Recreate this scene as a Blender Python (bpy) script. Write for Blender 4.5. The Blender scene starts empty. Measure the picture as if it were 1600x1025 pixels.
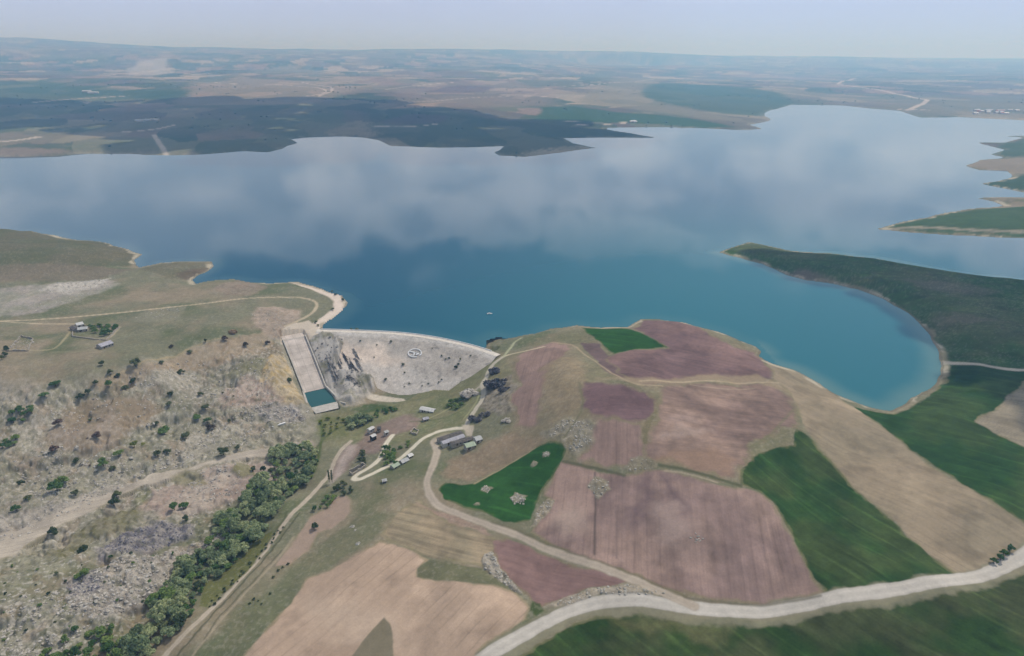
import bpy, bmesh, math, random
import numpy as np
random.seed(7); RNG = np.random.default_rng(11)
SC = bpy.context.scene
COL = SC.collection

# ------------------------------------------------------------------ camera
PW, PH, F = 1600.0, 1025.0, 1066.0
CAMZ = 250.0
PITCH = math.atan((512.5 - 84.0) / F)
cam_d = bpy.data.cameras.new('camera'); cam = bpy.data.objects.new('camera', cam_d); COL.objects.link(cam)
cam_d.sensor_width = 36.0; cam_d.lens = 36.0 * F / PW
cam_d.clip_start = 1.0; cam_d.clip_end = 90000.0
cam.location = (0, 0, CAMZ); cam.rotation_euler = (math.pi / 2 - PITCH, 0, 0)
SC.camera = cam

# ------------------------------------------------------------------ sky, sun, exposure
SUN_EL, SUN_AZ = math.radians(57), math.radians(47)      # azimuth clockwise from +Y
world = bpy.data.worlds.new('World'); SC.world = world; world.use_nodes = True
nt = world.node_tree; nt.nodes.clear()
def N(t, tree=None, **kw):
    n = (tree or nt).nodes.new(t)
    for k, v in kw.items(): setattr(n, k, v)
    return n
out = N('ShaderNodeOutputWorld')
sky = N('ShaderNodeTexSky', sky_type='NISHITA'); sky.sun_disc = False
sky.sun_elevation = SUN_EL; sky.sun_rotation = SUN_AZ; sky.altitude = 1000; sky.air_density = 1.0; sky.dust_density = 0.6
bg1 = N('ShaderNodeBackground'); bg1.inputs['Strength'].default_value = 0.10
nt.links.new(sky.outputs['Color'], bg1.inputs['Color'])
bg2 = N('ShaderNodeBackground'); bg2.inputs['Strength'].default_value = 1.0
tc = N('ShaderNodeTexCoord'); sep = N('ShaderNodeSeparateXYZ'); nt.links.new(tc.outputs['Generated'], sep.inputs[0])
def math_(op, a, b=None, c=None, clamp=False):
    n = N('ShaderNodeMath', operation=op); n.use_clamp = clamp
    for i, v in enumerate((a, b, c)):
        if v is None: continue
        if isinstance(v, (int, float)): n.inputs[i].default_value = v
        else: nt.links.new(v, n.inputs[i])
    return n.outputs[0]
mp = N('ShaderNodeMapping'); mp.inputs['Scale'].default_value = (8.0, 5.0, 16.0); mp.inputs['Location'].default_value = (0.35, 0.2, 0.1)
nt.links.new(tc.outputs['Generated'], mp.inputs[0])
ns = N('ShaderNodeTexNoise'); ns.inputs['Scale'].default_value = 1.0; ns.inputs['Detail'].default_value = 7; ns.inputs['Roughness'].default_value = 0.55
nt.links.new(mp.outputs[0], ns.inputs['Vector'])
mp2 = N('ShaderNodeMapping'); mp2.inputs['Scale'].default_value = (2.4, 2.4, 5.0); mp2.inputs['Location'].default_value = (1.7, 3.1, 0.4)
nt.links.new(tc.outputs['Generated'], mp2.inputs[0])
ns2 = N('ShaderNodeTexNoise'); ns2.inputs['Scale'].default_value = 1.0; ns2.inputs['Detail'].default_value = 4
nt.links.new(mp2.outputs[0], ns2.inputs['Vector'])
# cloud deck near the horizon that ends about 15 degrees up, then broken cloud on blue
edge = math_('MULTIPLY_ADD', ns.outputs['Fac'], 0.32, -0.16)
zz = math_('ADD', sep.outputs['Z'], edge)
low = N('ShaderNodeMapRange', interpolation_type='SMOOTHSTEP'); nt.links.new(zz, low.inputs['Value'])
low.inputs['From Min'].default_value = 0.236; low.inputs['From Max'].default_value = 0.285
low.inputs['To Min'].default_value = 1.0; low.inputs['To Max'].default_value = 0.0
hi = N('ShaderNodeMapRange', interpolation_type='SMOOTHSTEP'); nt.links.new(ns2.outputs['Fac'], hi.inputs['Value'])
hi.inputs['From Min'].default_value = 0.42; hi.inputs['From Max'].default_value = 0.62
hi.inputs['To Max'].default_value = 0.9
higate = N('ShaderNodeMapRange', interpolation_type='SMOOTHSTEP'); nt.links.new(sep.outputs['Z'], higate.inputs['Value'])
higate.inputs['From Min'].default_value = 0.45; higate.inputs['From Max'].default_value = 0.62
fac = math_('MAXIMUM', low.outputs[0], math_('MULTIPLY', hi.outputs[0], higate.outputs[0]))
cr = N('ShaderNodeValToRGB'); nt.links.new(ns.outputs['Fac'], cr.inputs[0])
cr.color_ramp.elements[0].position = 0.40; cr.color_ramp.elements[0].color = (0.50, 0.63, 0.89, 1)
cr.color_ramp.elements[1].position = 0.60; cr.color_ramp.elements[1].color = (0.90, 1.04, 1.32, 1)
lift = N('ShaderNodeMapRange', interpolation_type='SMOOTHSTEP'); nt.links.new(sep.outputs['Z'], lift.inputs['Value'])
lift.inputs['From Min'].default_value = 0.05; lift.inputs['From Max'].default_value = 0.13
lift.inputs['To Min'].default_value = 1.0; lift.inputs['To Max'].default_value = 0.0
hz = N('ShaderNodeMix', data_type='RGBA'); nt.links.new(lift.outputs[0], hz.inputs[0]); nt.links.new(cr.outputs[0], hz.inputs[6])
hz.inputs[7].default_value = (0.53, 0.635, 0.94, 1)
hc = N('ShaderNodeMix', data_type='RGBA'); nt.links.new(higate.outputs[0], hc.inputs[0]); nt.links.new(hz.outputs[2], hc.inputs[6]); hc.inputs[7].default_value = (.98, .95, .90, 1)
nt.links.new(hc.outputs[2], bg2.inputs['Color']); nt.links.new(math_('MULTIPLY_ADD', higate.outputs[0], 0.45, 1.0), bg2.inputs['Strength'])
mixs = N('ShaderNodeMixShader'); nt.links.new(fac, mixs.inputs[0]); nt.links.new(bg1.outputs[0], mixs.inputs[1]); nt.links.new(bg2.outputs[0], mixs.inputs[2])
nt.links.new(mixs.outputs[0], out.inputs['Surface'])

sl = bpy.data.lights.new('sun', 'SUN'); sl.energy = 2.7; sl.angle = math.radians(0.5); sl.color = (1.0, 0.95, 0.87)
so = bpy.data.objects.new('sun', sl); COL.objects.link(so)
SUN = np.array([math.sin(SUN_AZ) * math.cos(SUN_EL), math.cos(SUN_AZ) * math.cos(SUN_EL), math.sin(SUN_EL)])
so.rotation_euler = (math.pi / 2 - SUN_EL, 0, math.pi - SUN_AZ)
vs = SC.view_settings; vs.view_transform = 'Standard'; vs.look = 'None'; vs.exposure = 0.03; vs.gamma = 1.0; vs.use_curve_mapping = False
SC.cycles.use_denoising = True
SC.cycles.max_bounces = 5; SC.cycles.diffuse_bounces = 2; SC.cycles.glossy_bounces = 2; SC.cycles.volume_bounces = 1
SC.cycles.transparent_max_bounces = 8

HAZE_DENSITY = 1.6e-4

# ------------------------------------------------------------------ small helpers
def lin(c):
    c = np.asarray(c, float) / 255.0
    return np.where(c <= 0.04045, c / 12.92, ((c + 0.055) / 1.055) ** 2.4)
ALB = 0.80
def alb(c):
    a = lin(c) * ALB; g = np.clip((a[1] / max(a[0], a[2] * 1.2, 1e-3) - 1.05) / .5, 0, 1); a = a * (1 - .29 * g); a[2] *= 1 - .18 * g; return a
def sstep(a, b, x):
    t = np.clip((x - a) / (b - a), 0, 1); return t * t * (3 - 2 * t)
def tag(o, label=None, cat=None, group=None, kind=None):
    if label: o['label'] = label
    if cat: o['category'] = cat
    if group: o['group'] = group
    if kind: o['kind'] = kind
    return o
def empty(name, loc, rz=0):
    o = bpy.data.objects.new(name, None); COL.objects.link(o); o.location = loc; o.rotation_euler = (0, 0, rz); return o
def hash2(ix, iy, seed):
    h = (ix.astype(np.int64) * 374761393 + iy.astype(np.int64) * 668265263 + seed * 974634777) & 0xffffffff
    h = ((h ^ (h >> 13)) * 1274126177) & 0xffffffff
    h = ((h ^ (h >> 16)) * 2246822519) & 0xffffffff
    return (h ^ (h >> 15)) & 0xffffffff
def rnd2(ix, iy, seed): return hash2(ix, iy, seed) / 4294967295.0
def perlin(x, y, seed=0):
    ix = np.floor(x); iy = np.floor(y); fx = x - ix; fy = y - iy
    ix = ix.astype(np.int64); iy = iy.astype(np.int64)
    ux = fx * fx * fx * (fx * (fx * 6 - 15) + 10); uy = fy * fy * fy * (fy * (fy * 6 - 15) + 10)
    def g(a, b):
        an = rnd2(ix + a, iy + b, seed) * 6.2831853
        return np.cos(an) * (fx - a) + np.sin(an) * (fy - b)
    return 1.5 * ((g(0, 0) * (1 - ux) + g(1, 0) * ux) * (1 - uy) + (g(0, 1) * (1 - ux) + g(1, 1) * ux) * uy)
def fbm(x, y, wl, octs=4, seed=0, gain=0.5):
    s = np.zeros_like(x, dtype=float); a = 1.0; t = 0
    for k in range(octs):
        s += a * perlin(x / wl + 13.7 * k, y / wl - 7.1 * k, seed + k * 17); t += a; a *= gain; wl *= 0.5
    return s / t * 1.4
def ridged(x, y, wl, octs=4, seed=0):
    s = np.zeros_like(x, dtype=float); a = 1.0; t = 0
    for k in range(octs):
        s += a * (1 - 2 * np.abs(perlin(x / wl + 3.7 * k, y / wl - 5.3 * k, seed + k * 31))); t += a; a *= 0.55; wl *= 0.5
    return s / t
def cells(x, y, sx, sy, ang, seed):
    """random value per voronoi cell and a border measure"""
    c, s = math.cos(ang), math.sin(ang)
    X = (x * c + y * s) / sx; Y = (-x * s + y * c) / sy
    ix = np.floor(X).astype(np.int64); iy = np.floor(Y).astype(np.int64)
    d1 = np.full(X.shape, 9e9); d2 = np.full(X.shape, 9e9); val = np.zeros(X.shape, np.int64)
    for a in (-1, 0, 1):
        for b in (-1, 0, 1):
            jx = ix + a; jy = iy + b
            px = jx + 0.5 + 0.42 * (rnd2(jx, jy, seed) * 2 - 1); py = jy + 0.5 + 0.42 * (rnd2(jx, jy, seed + 5) * 2 - 1)
            d = np.abs(X - px) + np.abs(Y - py) * 1.0
            m = d < d1
            d2 = np.where(m, d1, np.minimum(d2, d)); val = np.where(m, hash2(jx, jy, seed + 9), val); d1 = np.where(m, d, d1)
    return val, d2 - d1

# ------------------------------------------------------------------ terrain height
cp, sp = math.cos(PITCH), math.sin(PITCH)
def rays(P):
    P = np.asarray(P, float).reshape(-1, 2)
    a = (P[:, 0] - 800) / F; b = (512.5 - P[:, 1]) / F
    return np.stack([a, cp + b * sp, -sp + b * cp], 1)      # direction in world
def at_z(P, z):
    d = rays(P); t = (np.asarray(z, float) - CAMZ) / np.minimum(d[:, 2], -1e-4)
    return d[:, :2] * t[:, None]
def jag(P, amp=0.06, rounds=2, closed=True):
    """midpoint displacement so that traced outlines are not straight"""
    P = np.asarray(P, float)
    for r in range(rounds):
        Q = np.roll(P, -1, 0)
        M = (P + Q) / 2; D = Q - P
        M = M + np.stack([-D[:, 1], D[:, 0]], 1) * RNG.uniform(-amp, amp, (len(P), 1))
        if not closed: M = M[:-1]
        R = []
        for i in range(len(P)):
            R.append(P[i])
            if i < len(M): R.append(M[i])
        P = np.array(R)
    return P

LAKE_PX = [(-900,330),(-300,345),(0,361),(50,361),(90,368),(120,375),(165,379),(195,388),(222,397),(209,406),(213,414),(218,418),(250,411),(290,408),
 (332,408),(334,415),(325,424),(310,430),(301,437),(305,444),(320,440),(345,437),(365,436),(390,441),(420,443),(450,441),(468,441),(490,447),(515,457),
 (535,462),(543,472),(540,485),(525,498),(508,508),(502,516),(530,517),(560,518),(600,519.5),(640,522.5),(680,528),(715,535),(750,543.5),(757,541),(756,531),
 (775,524),(800,529),(835,525),(860,514),(900,508),(940,512),(980,511),(1000,499),(1030,499),(1070,504),(1100,513),(1130,521),(1155,532),(1180,541),
 (1190,549),(1187,557),(1200,565),(1240,578),(1257,586),(1280,599),(1310,618),(1340,630),(1365,638),(1390,642),(1410,634),(1440,613),(1462,600),(1470,585),
 (1467,560),(1455,530),(1440,510),(1420,490),(1380,467),(1340,452),(1300,443),(1260,438),(1230,430),(1190,412),(1160,404),(1122,394),(1140,388),
 (1170,378),(1200,384),(1230,391),(1300,396),(1370,404),(1450,420),(1520,432),(1600,440),(1800,462),(2300,500),(2300,400),(1800,378),(1600,372),
 (1540,370),(1480,367),(1420,363),(1368,358),(1400,349),(1450,340),(1480,332),(1530,325),(1568,322),(1552,315),(1526,310),(1560,308),(1640,308),
 (1640,303),(1596,300),(1560,293),(1533,287),(1560,283),(1582,275),(1574,267),(1530,266),(1508,259),(1530,250),(1572,246),(1547,242),(1570,234),(1524,222),(1570,223),
 (1600,215),(1562,212),(1640,212),(1900,230),(2400,245),(2400,215),(1900,200),(1600,188),(1560,186),(1500,183),(1440,184),(1420,178),(1400,172.5),
 (1365,170),(1320,165),(1240,163),(1215,170),(1195,180),(1202,189),(1170,195),(1192,202),(1150,203),(1080,200),(1040,199),(938,200),(985,208),(1030,216),
 (960,215),(880,216),(895,224),(930,231),(880,238),(820,245),(780,243),(772,238),(790,228),(740,230),(690,231),(640,229),(610,228),(592,219),(560,214),
 (520,212),(490,213),(453,217),(466,223),(440,233),(420,238),(380,236),(320,241),(260,243),(200,240),(130,240),(90,244),(0,245),(-300,240),(-900,240)]
LAKE = at_z(LAKE_PX, 0.0)
_l = np.array(LAKE_PX); _keep = (_l[:, 0] > 500) & (_l[:, 0] < 752) & (_l[:, 1] > 510) & (_l[:, 1] < 545)
LAKE = jag(LAKE, 0.05, 2)
def seg_dist(x, y, A, B):
    if len(x) > 16384: return np.concatenate([seg_dist(x[i:i + 8192], y[i:i + 8192], A, B) for i in range(0, len(x), 8192)])
    d = np.full(x.shape, 1e18)
    for (ax, ay), (bx, by) in zip(A, B):
        vx, vy = bx - ax, by - ay; L = vx * vx + vy * vy + 1e-12
        t = np.clip(((x - ax) * vx + (y - ay) * vy) / L, 0, 1)
        dx = x - ax - t * vx; dy = y - ay - t * vy
        np.minimum(d, dx * dx + dy * dy, out=d)
    return np.sqrt(d)
def inside(x, y, P):
    r = np.zeros(x.shape, bool); Q = np.roll(P, -1, 0)
    for (ax, ay), (bx, by) in zip(P, Q):
        if ay == by: continue
        c = ((ay > y) != (by > y)) & (x < (bx - ax) * (y - ay) / (by - ay) + ax); r ^= c
    return r
def sdist(x, y, P):                       # positive outside
    d = seg_dist(x, y, P, np.roll(P, -1, 0)); return np.where(inside(x, y, P), -d, d)

CTRL = """-300 500 18;0 480 16;0 400 26;100 395 22;60 375 12;170 395 11;200 412 5;0 430 21;120 430 13;260 420 6;300 425 5;0 520 18;100 520 16;200 490 14;300 470 12;400 455 8;460 460 6;400 490 10;300 510 15;200 540 17;100 570 17;0 590 16;350 520 14;430 505 6;470 500 4;515 475 3
240 565 15;160 590 13;50 625 8;330 560 5;400 540 6;300 600 -6;200 620 -2;130 640 -2;60 670 -6;0 680 -6;400 590 -6;440 575 -2;420 620 -17;470 650 -25;350 640 -16;280 660 -16;220 690 -16;150 690 -12;80 710 -14;0 740 -16;400 670 -23;330 700 -24;240 735 -25;150 765 -26;60 800 -27;0 840 -28
100 860 -25;0 930 -22;200 840 -25;300 790 -27;380 740 -27;250 900 -28;150 950 -26;60 1000 -27;0 1030 -26;-200 900 -22;-200 700 -12;-200 600 5;-300 1100 -24;505 645 -26;480 700 -28;440 760 -30;400 820 -31;340 880 -32;290 940 -33;220 1000 -34;150 1080 -35
540 690 -24;505 750 -26;450 815 -28;380 900 -29.5;300 985 -31;600 660 -23.5;650 655 -23;600 630 -24;640 620 -24;560 655 -25;560 720 -23;600 700 -21;640 690 -18;680 675 -15;728 668 -11;700 640 -17;720 610 -12;755 600 -4;770 570 1;785 557 3;740 590 -10;680 615 -20
800 560 5;800 600 4;700 700 -13;740 690 -9;780 660 -2;800 640 3;760 720 -9;640 740 -19;670 760 -14;600 760 -20;560 780 -22;530 800 -24;620 800 -17;690 790 -12;500 860 -25;560 850 -20;620 850 -16;720 830 -11.5;770 825 -10;450 930 -27;400 1000 -28;520 930 -21;600 900 -17;700 900 -14;650 960 -16;550 1000 -20;780 920 -12.5;830 930 -12;760 1000 -14;700 1080 -17;500 1100 -24
820 843 -8;880 866 -7.5;960 898 -7;1060 938 -7;930 942 -9.5;860 965 -11;780 1012 -13;1120 951 -6;1300 938 -3;1480 908 0;1600 862 1;900 1010 -12;1100 1010 -9;1300 1000 -6;1500 980 -2;1600 950 0;1100 1100 -11;1500 1100 -4;1900 900 5
850 810 -6;880 760 0;930 800 0;930 740 7;1000 860 -3;1000 780 3;1020 735 10;1040 800 5;1100 880 -3;1100 800 7;1150 765 9;1200 850 -1;1230 910 -4;1170 920 -5;800 760 -6;850 710 4;830 800 -6;740 770 -10
870 680 10;920 690 14;900 640 20;850 640 10;830 600 10;850 560 13;880 580 22;930 590 26;930 560 22;880 530 10;980 600 28;1000 640 25;960 650 23;1000 690 18;1050 620 25;1100 650 20;1100 700 14;1050 570 20;960 530 13;1030 530 13;1100 550 14;1160 570 10;1200 590 9;1150 620 16;1220 630 10;1200 680 11;1180 720 9;1130 740 11;1240 610 4
1300 660 5;1350 740 4;1400 820 3;1250 740 5;1300 850 0;1450 860 2;1500 800 4;1600 780 6;1400 680 3;1450 640 3;1500 640 5;1600 650 8;1550 600 7;1600 560 9;1800 650 12;1800 780 9;1200 392 5;1300 415 8;1400 430 10;1450 460 11;1550 470 14;1600 500 14;1500 520 9;1500 560 6;1650 450 10;1900 520 14
1450 350 6;1560 345 8;1600 335 8;1560 255 8;1600 255 10;1590 290 5;60 225 12;250 220 10;400 215 12;200 180 25;100 160 35;500 190 18;600 215 6;700 205 10;850 230 5;800 200 10;600 180 25;400 160 40;250 130 70;100 110 110;700 150 35;900 170 15;1000 190 6;1100 190 5;1100 170 12;900 130 45;700 110 90;500 110 90;1100 140 25;1300 150 8;1500 170 5;1400 130 15;1200 110 40;1000 100 70;1500 112 30"""
C = np.array([[float(v) for v in p.split()] for p in CTRL.replace('\n', ';').split(';')])
cxy = at_z(C[:, :2], C[:, 2]); cz = C[:, 2]
# underneath the dam, the valley floor runs on upstream
dam_pts = at_z([(600,560),(640,560),(680,570),(560,575),(620,590),(600,525),(650,528)], 0.0) + np.array([0, 0])
dmp = np.concatenate([at_z([(590,600),(640,596),(575,596)], -23.5), at_z([(600,523),(650,527)], 0.0), at_z([(690,585)], -17.0), at_z([(540,545)], -4.0), at_z([(545,585)], -16.0), at_z([(740,560)], -5.0)])
cxy = np.concatenate([cxy, dmp]); cz = np.concatenate([cz, [-24, -24, -23, -25, -24, -18, -5, -17, -6]])
# skyline
SKY_PX = [(-500,60),(-200,60),(0,59),(60,59.5),(110,64),(150,68),(220,74),(300,74),(400,76),(500,78),(600,79),(750,79),(850,82.5),(1000,87),(1200,91),(1400,94),(1600,95),(2000,95)]
d = rays(SKY_PX); tt = 14000.0 / d[:, 1]
cxy = np.concatenate([cxy, d[:, :2] * tt[:, None]]); zs = CAMZ + d[:, 2] * tt; cz = np.concatenate([cz, zs])
for dist, k in ((22000., 0.6), (45000., 0.1)):
    t2 = dist / d[:, 1]; cxy = np.concatenate([cxy, d[:, :2] * t2[:, None]]); cz = np.concatenate([cz, zs * k])
def uv(x, y):
    yy = np.maximum(y, 110.0); return x / yy, np.log(yy)
cu, cv = uv(cxy[:, 0], cxy[:, 1])
KC = 0.05
def kern(r2): return np.sqrt(r2 + KC * KC)
A_ = kern((cu[:, None] - cu) ** 2 + (cv[:, None] - cv) ** 2) - 0.004 * np.eye(len(cu)) * 1.0
WGT = np.linalg.solve(A_, cz)

SPW_TL, SPW_TR, SPW_BL, SPW_BR = [at_z([p], z)[0] for p, z in (((443,530),.4),((477,529),.4),((475,613),-25.0),((509,607),-25.0))]
def dam_mask(x, y):
    return DAMW(x, y)
DAM_PX = [(497,516.5),(502,516.3),(530,517),(560,518),(600,519.5),(640,522.5),(680,528),(715,535),(750,543.5),(786,556)]
DAM = at_z(DAM_PX, 0.0)
# smooth the crest line
for _ in range(3):
    q = np.roll(DAM, -1, 0)
    DAM = np.concatenate([DAM[:1], np.concatenate([[DAM[i] * .75 + DAM[i+1] * .25, DAM[i] * .25 + DAM[i+1] * .75] for i in range(len(DAM) - 1)]), DAM[-1:]])
DAM_CORE = at_z([(530,517),(560,518),(600,519.5),(640,522.5),(680,528),(715,535),(735,540)], 0.0)
def H0(x, y, sd=None):
    """smooth ground height at x, y"""
    u, v = uv(x, y)
    h = np.zeros(x.shape)
    for a in range(0, len(x), 4096):
        q = slice(a, a + 4096)
        for i in range(len(cu)):
            h[q] += WGT[i] * kern((u[q] - cu[i]) ** 2 + (v[q] - cv[i]) ** 2)
    far = sstep(1800, 4000, y)
    h += far * (14 * fbm(x, y, 900, 3, 3) + sstep(4500, 8000, y) * 38 * fbm(x, y, 3200, 3, 8))
    if sd is None: sd = sdist(x, y, LAKE)
    L = 30 + 0.035 * np.maximum(y - 600, 0)
    land = 0.3 + 0.055 * sd
    dd = seg_dist(x, y, DAM_CORE[:-1], DAM_CORE[1:]); nodam = sstep(45, 95, dd)
    w = sstep(0, 1, sd / L)
    hl = np.maximum(w * h + (1 - w) * land, np.where(sd < L * 1.5, 0.3 + 0.01 * sd, -99))
    hl = hl * nodam + h * (1 - nodam)
    hw = np.maximum(-0.4 + 0.07 * sd, -12)
    return np.where(sd > 0, hl, hw)
def at(P, it=24):
    """photo pixel -> ground point (x, y, z)"""
    P = np.asarray(P, float).reshape(-1, 2); z = np.zeros(len(P))
    for k in range(it):
        xy = at_z(P, z); z = z + 0.6 * (hgrid(GZ0, xy[:, 0], xy[:, 1]) - z)
    xy = at_z(P, z)
    return np.column_stack([xy, z])
def ground(x, y):
    return float(hgrid(GZ if 'rel' in globals() else GZ0, np.array([float(x)]), np.array([float(y)]))[0])
def hgrid(Z, x, y):
    """height of the terrain grid at x, y"""
    yi = np.clip(np.searchsorted(rows, y) - 1, 0, NR - 2); uu = x / ydep(y); ui = np.clip(np.searchsorted(us, uu) - 1, 0, NC - 2); Zg = Z.reshape(NR, NC)
    a = np.clip((y - rows[yi]) / (rows[yi + 1] - rows[yi]), 0, 1); b = np.clip((uu - us[ui]) / (us[ui + 1] - us[ui]), 0, 1)
    return (Zg[yi, ui] * (1 - b) + Zg[yi, ui + 1] * b) * (1 - a) + (Zg[yi + 1, ui] * (1 - b) + Zg[yi + 1, ui + 1] * b) * a

# ------------------------------------------------------------------ terrain grid (finer near, coarser far)
pys = np.concatenate([np.arange(1180, 480, -1.15), np.arange(480, 190, -1.5), np.arange(190, 92, -0.75)])
rows = np.tan(math.pi / 2 - (PITCH + np.arctan((pys - 512.5) / F))) * CAMZ
rows = np.concatenate([[-2500, -900, -200, 60], rows[rows > 70], np.geomspace(rows[-1] * 1.05, 45000, 30)])
us = np.concatenate([-np.geomspace(2.2, 0.82, 36), np.arange(-0.79, 0.7901, 0.00128), np.geomspace(0.82, 2.2, 36)])
NR, NC = len(rows), len(us)
def ydep(y): return cp * np.maximum(np.abs(y), 150) + (CAMZ + 5) * sp      # grid widens with distance
YY = np.repeat(rows[:, None], NC, 1); XX = us[None, :] * ydep(YY)
GX, GY = XX.ravel(), YY.ravel()
SD = sdist(GX, GY, LAKE)
GZ = H0(GX, GY, SD); GZ0 = GZ.copy()
NV = len(GX)

# ------------------------------------------------------------------ ground colours
colr = np.zeros((NV, 3)); rock = np.zeros(NV); rough = np.full(NV, 0.5)
region = np.zeros(NV, np.int32); REG = [('ground', None)]
n_big = fbm(GX, GY, 160, 4, 21); n_mid = fbm(GX, GY, 34, 4, 22); n_sm = fbm(GX, GY, 7, 3, 23)
warpx = fbm(GX, GY, 12, 3, 31); warpy = fbm(GX, GY, 12, 3, 32)
def mixc(m, c):
    global colr
    colr = colr * (1 - m[:, None]) + np.asarray(c) * m[:, None]
dist = np.maximum(GY, 60.0)
# base: dry spring grass
g1, g2, g3 = alb((122,121,97)), alb((146,134,112)), alb((98,108,76))
colr[:] = g1
mixc(sstep(-0.1, 0.5, n_big + 0.5 * n_mid), g2); mixc(0.7 * sstep(0.0, 0.5, fbm(GX, GY, 60, 4, 25)), g3)
# far patchwork of fields
PAL = [alb(c) for c in ((92,118,84),(118,124,92),(172,150,122),(158,128,112),(112,98,88),(140,132,104),(74,100,72),(186,166,138),(128,112,100),(104,116,90))]
PAL = np.array(PAL) * 1.02; PAL = PAL * .7 + PAL.mean(1, keepdims=True) * np.array([.29, .31, .25])
val, bord = cells(GX + 60 * fbm(GX, GY, 500, 2, 41), GY + 60 * fbm(GX, GY, 500, 2, 42), 170, 330, 0.35, 77)
val2, _ = cells(GX + 200 * fbm(GX, GY, 1500, 2, 43), GY + 300 * fbm(GX, GY, 1500, 2, 44), 650, 1100, -0.2, 78)
pick = np.where((val >> 8) % 5 < 3, val, val2) % len(PAL)
farc = PAL[pick]
farm = sstep(1500, 2100, GY)
mixc(farm * 0.85, farc)
mixc(farm * 0.5 * sstep(-0.1, 0.4, fbm(GX, GY, 700, 3, 46)), alb((120,118,96)))
# scrub and bare specks on the far land
mixc(farm * 0.35 * sstep(0.25, 0.6, fbm(GX, GY * 0.8, 120, 4, 47)), alb((78,88,66)))
mixc(farm * 0.3 * sstep(0.35, 0.7, fbm(GX, GY * 0.8, 90, 4, 48)), alb((186,170,148)))

PATCHES = []
def area(P, c, soft=1.5, op=1.0, wob=1.5, tram=None, name=None, label=None, rk=None, rg=None, streak=None, mott=0.0, c2=None, sc=40):
    """paint one patch of ground: P is its outline"""
    W = at(P)[:, :2]; W = jag(W, 0.04, 2); soft = soft * .5 if soft <= 2 else soft
    mx = soft + wob + 5
    idx = np.nonzero((GX > W[:, 0].min() - mx) & (GX < W[:, 0].max() + mx) & (GY > W[:, 1].min() - mx) & (GY < W[:, 1].max() + mx))[0]
    if len(idx) == 0: return W
    x, y = GX[idx], GY[idx]
    sd = sdist(x + wob * warpx[idx], y + wob * warpy[idx], W)
    m = sstep(soft, -soft, sd)
    cc = np.repeat(np.asarray(alb(c))[None, :], len(idx), 0)
    if c2 is not None:
        k = sstep(-0.35, 0.35, fbm(x, y, sc, 4, len(PATCHES) * 3 + 5))[:, None]; cc = cc * (1 - k) + alb(c2) * k
    if streak:
        ang, ln, wd, am = streak; ca, sa = math.cos(ang), math.sin(ang)
        s_ = perlin((x * ca + y * sa) / ln, (-x * sa + y * ca) / wd, 91) + 0.8 * perlin((x * ca + y * sa) / (ln * .6), (-x * sa + y * ca) / (wd * .37), 92) + .9 * perlin((x * ca + y * sa) / (ln * .35), (-x * sa + y * ca) / max(wd * .16, .7), 94)
        cc = cc * (1 + am * s_)[:, None]
    if streak and GY[idx].min() < 900: cc = cc * (1 + .16 * sstep(.05, .5, fbm(x, y, 30, 4, 121 + len(PATCHES))) - .20 * sstep(.05, .5, fbm(x, y, 24, 4, 131 + len(PATCHES))))[:, None]
    if mott: cc = cc * (1 + mott * n_mid[idx] + mott * .8 * n_sm[idx])[:, None]
    if streak and GY[idx].min() < 900:
        sp_ = 13.0 if c[1] > c[0] else 7.0; tq_ = ((-x * sa + y * ca) + .5 * warpx[idx]) / sp_; ln_ = sstep(.09, .03, np.abs(tq_ - np.round(tq_))) * sstep(-.3, .2, perlin(x / 45, y / 45, 17))
        cc = cc * (1 + (.38 if c[1] > c[0] else -.14) * ln_)[:, None]
    m2 = (m * op)[:, None]
    colr[idx] = colr[idx] * (1 - m2) + cc * m2
    if rk is not None: rock[idx] = rock[idx] * (1 - m) + rk * m
    if rg is not None: rough[idx] = rough[idx] * (1 - m) + rg * m
    if name and W[:, 1].min() < 1500:
        mg = .55 * sstep(1.5, .5, np.abs(sd + .4 + .8 * n_sm[idx])) * sstep(-.35, .25, fbm(x, y, 18, 3, 111 + len(PATCHES)))
        colr[idx] = colr[idx] * (1 - mg[:, None]) + alb((132,126,94)) * mg[:, None]
    if name:
        REG.append((name, label)); region[idx[(sd < 0) & (SD[idx] > 0)]] = len(REG) - 1
    PATCHES.append(W)
    return W
def line(P, w, c, soft=1.0, op=1.0, name=None, label=None, wob=0.5, smooth=2, rag=1.0):
    W = at(P)[:, :2]
    for _ in range(smooth):
        W = np.concatenate([W[:1], np.concatenate([[W[i] * .75 + W[i+1] * .25, W[i] * .25 + W[i+1] * .75] for i in range(len(W) - 1)]), W[-1:]])
    mx = w + soft + 4
    idx = np.nonzero((GX > W[:, 0].min() - mx) & (GX < W[:, 0].max() + mx) & (GY > W[:, 1].min() - mx) & (GY < W[:, 1].max() + mx))[0]
    if len(idx) == 0: return W
    x, y = GX[idx], GY[idx]
    dd = seg_dist(x + wob * warpx[idx], y + wob * warpy[idx], W[:-1], W[1:]) - w / 2 * (1 + rag * (.18 * n_sm[idx] + .14 * n_mid[idx]))
    m = sstep(soft, -soft, dd)
    prof_ = np.clip((dd + w / 2) / (w / 2), 0, 1.3); wheel = np.exp(-((prof_ - .52) / .2) ** 2)
    cc = np.asarray(alb(c))[None, :] * (.93 + .10 * wheel - .10 * sstep(.75, 1.1, prof_) + 0.13 * n_mid[idx] + 0.09 * n_sm[idx])[:, None]
    m2 = (m * op)[:, None]; colr[idx] = colr[idx] * (1 - m2) + cc * m2
    rock[idx] *= (1 - m); rough[idx] = rough[idx] * (1 - m) + 0.15 * m
    if name:
        REG.append((name, label)); region[idx[(dd < 0) & (SD[idx] > 0)]] = len(REG) - 1
    return W

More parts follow.
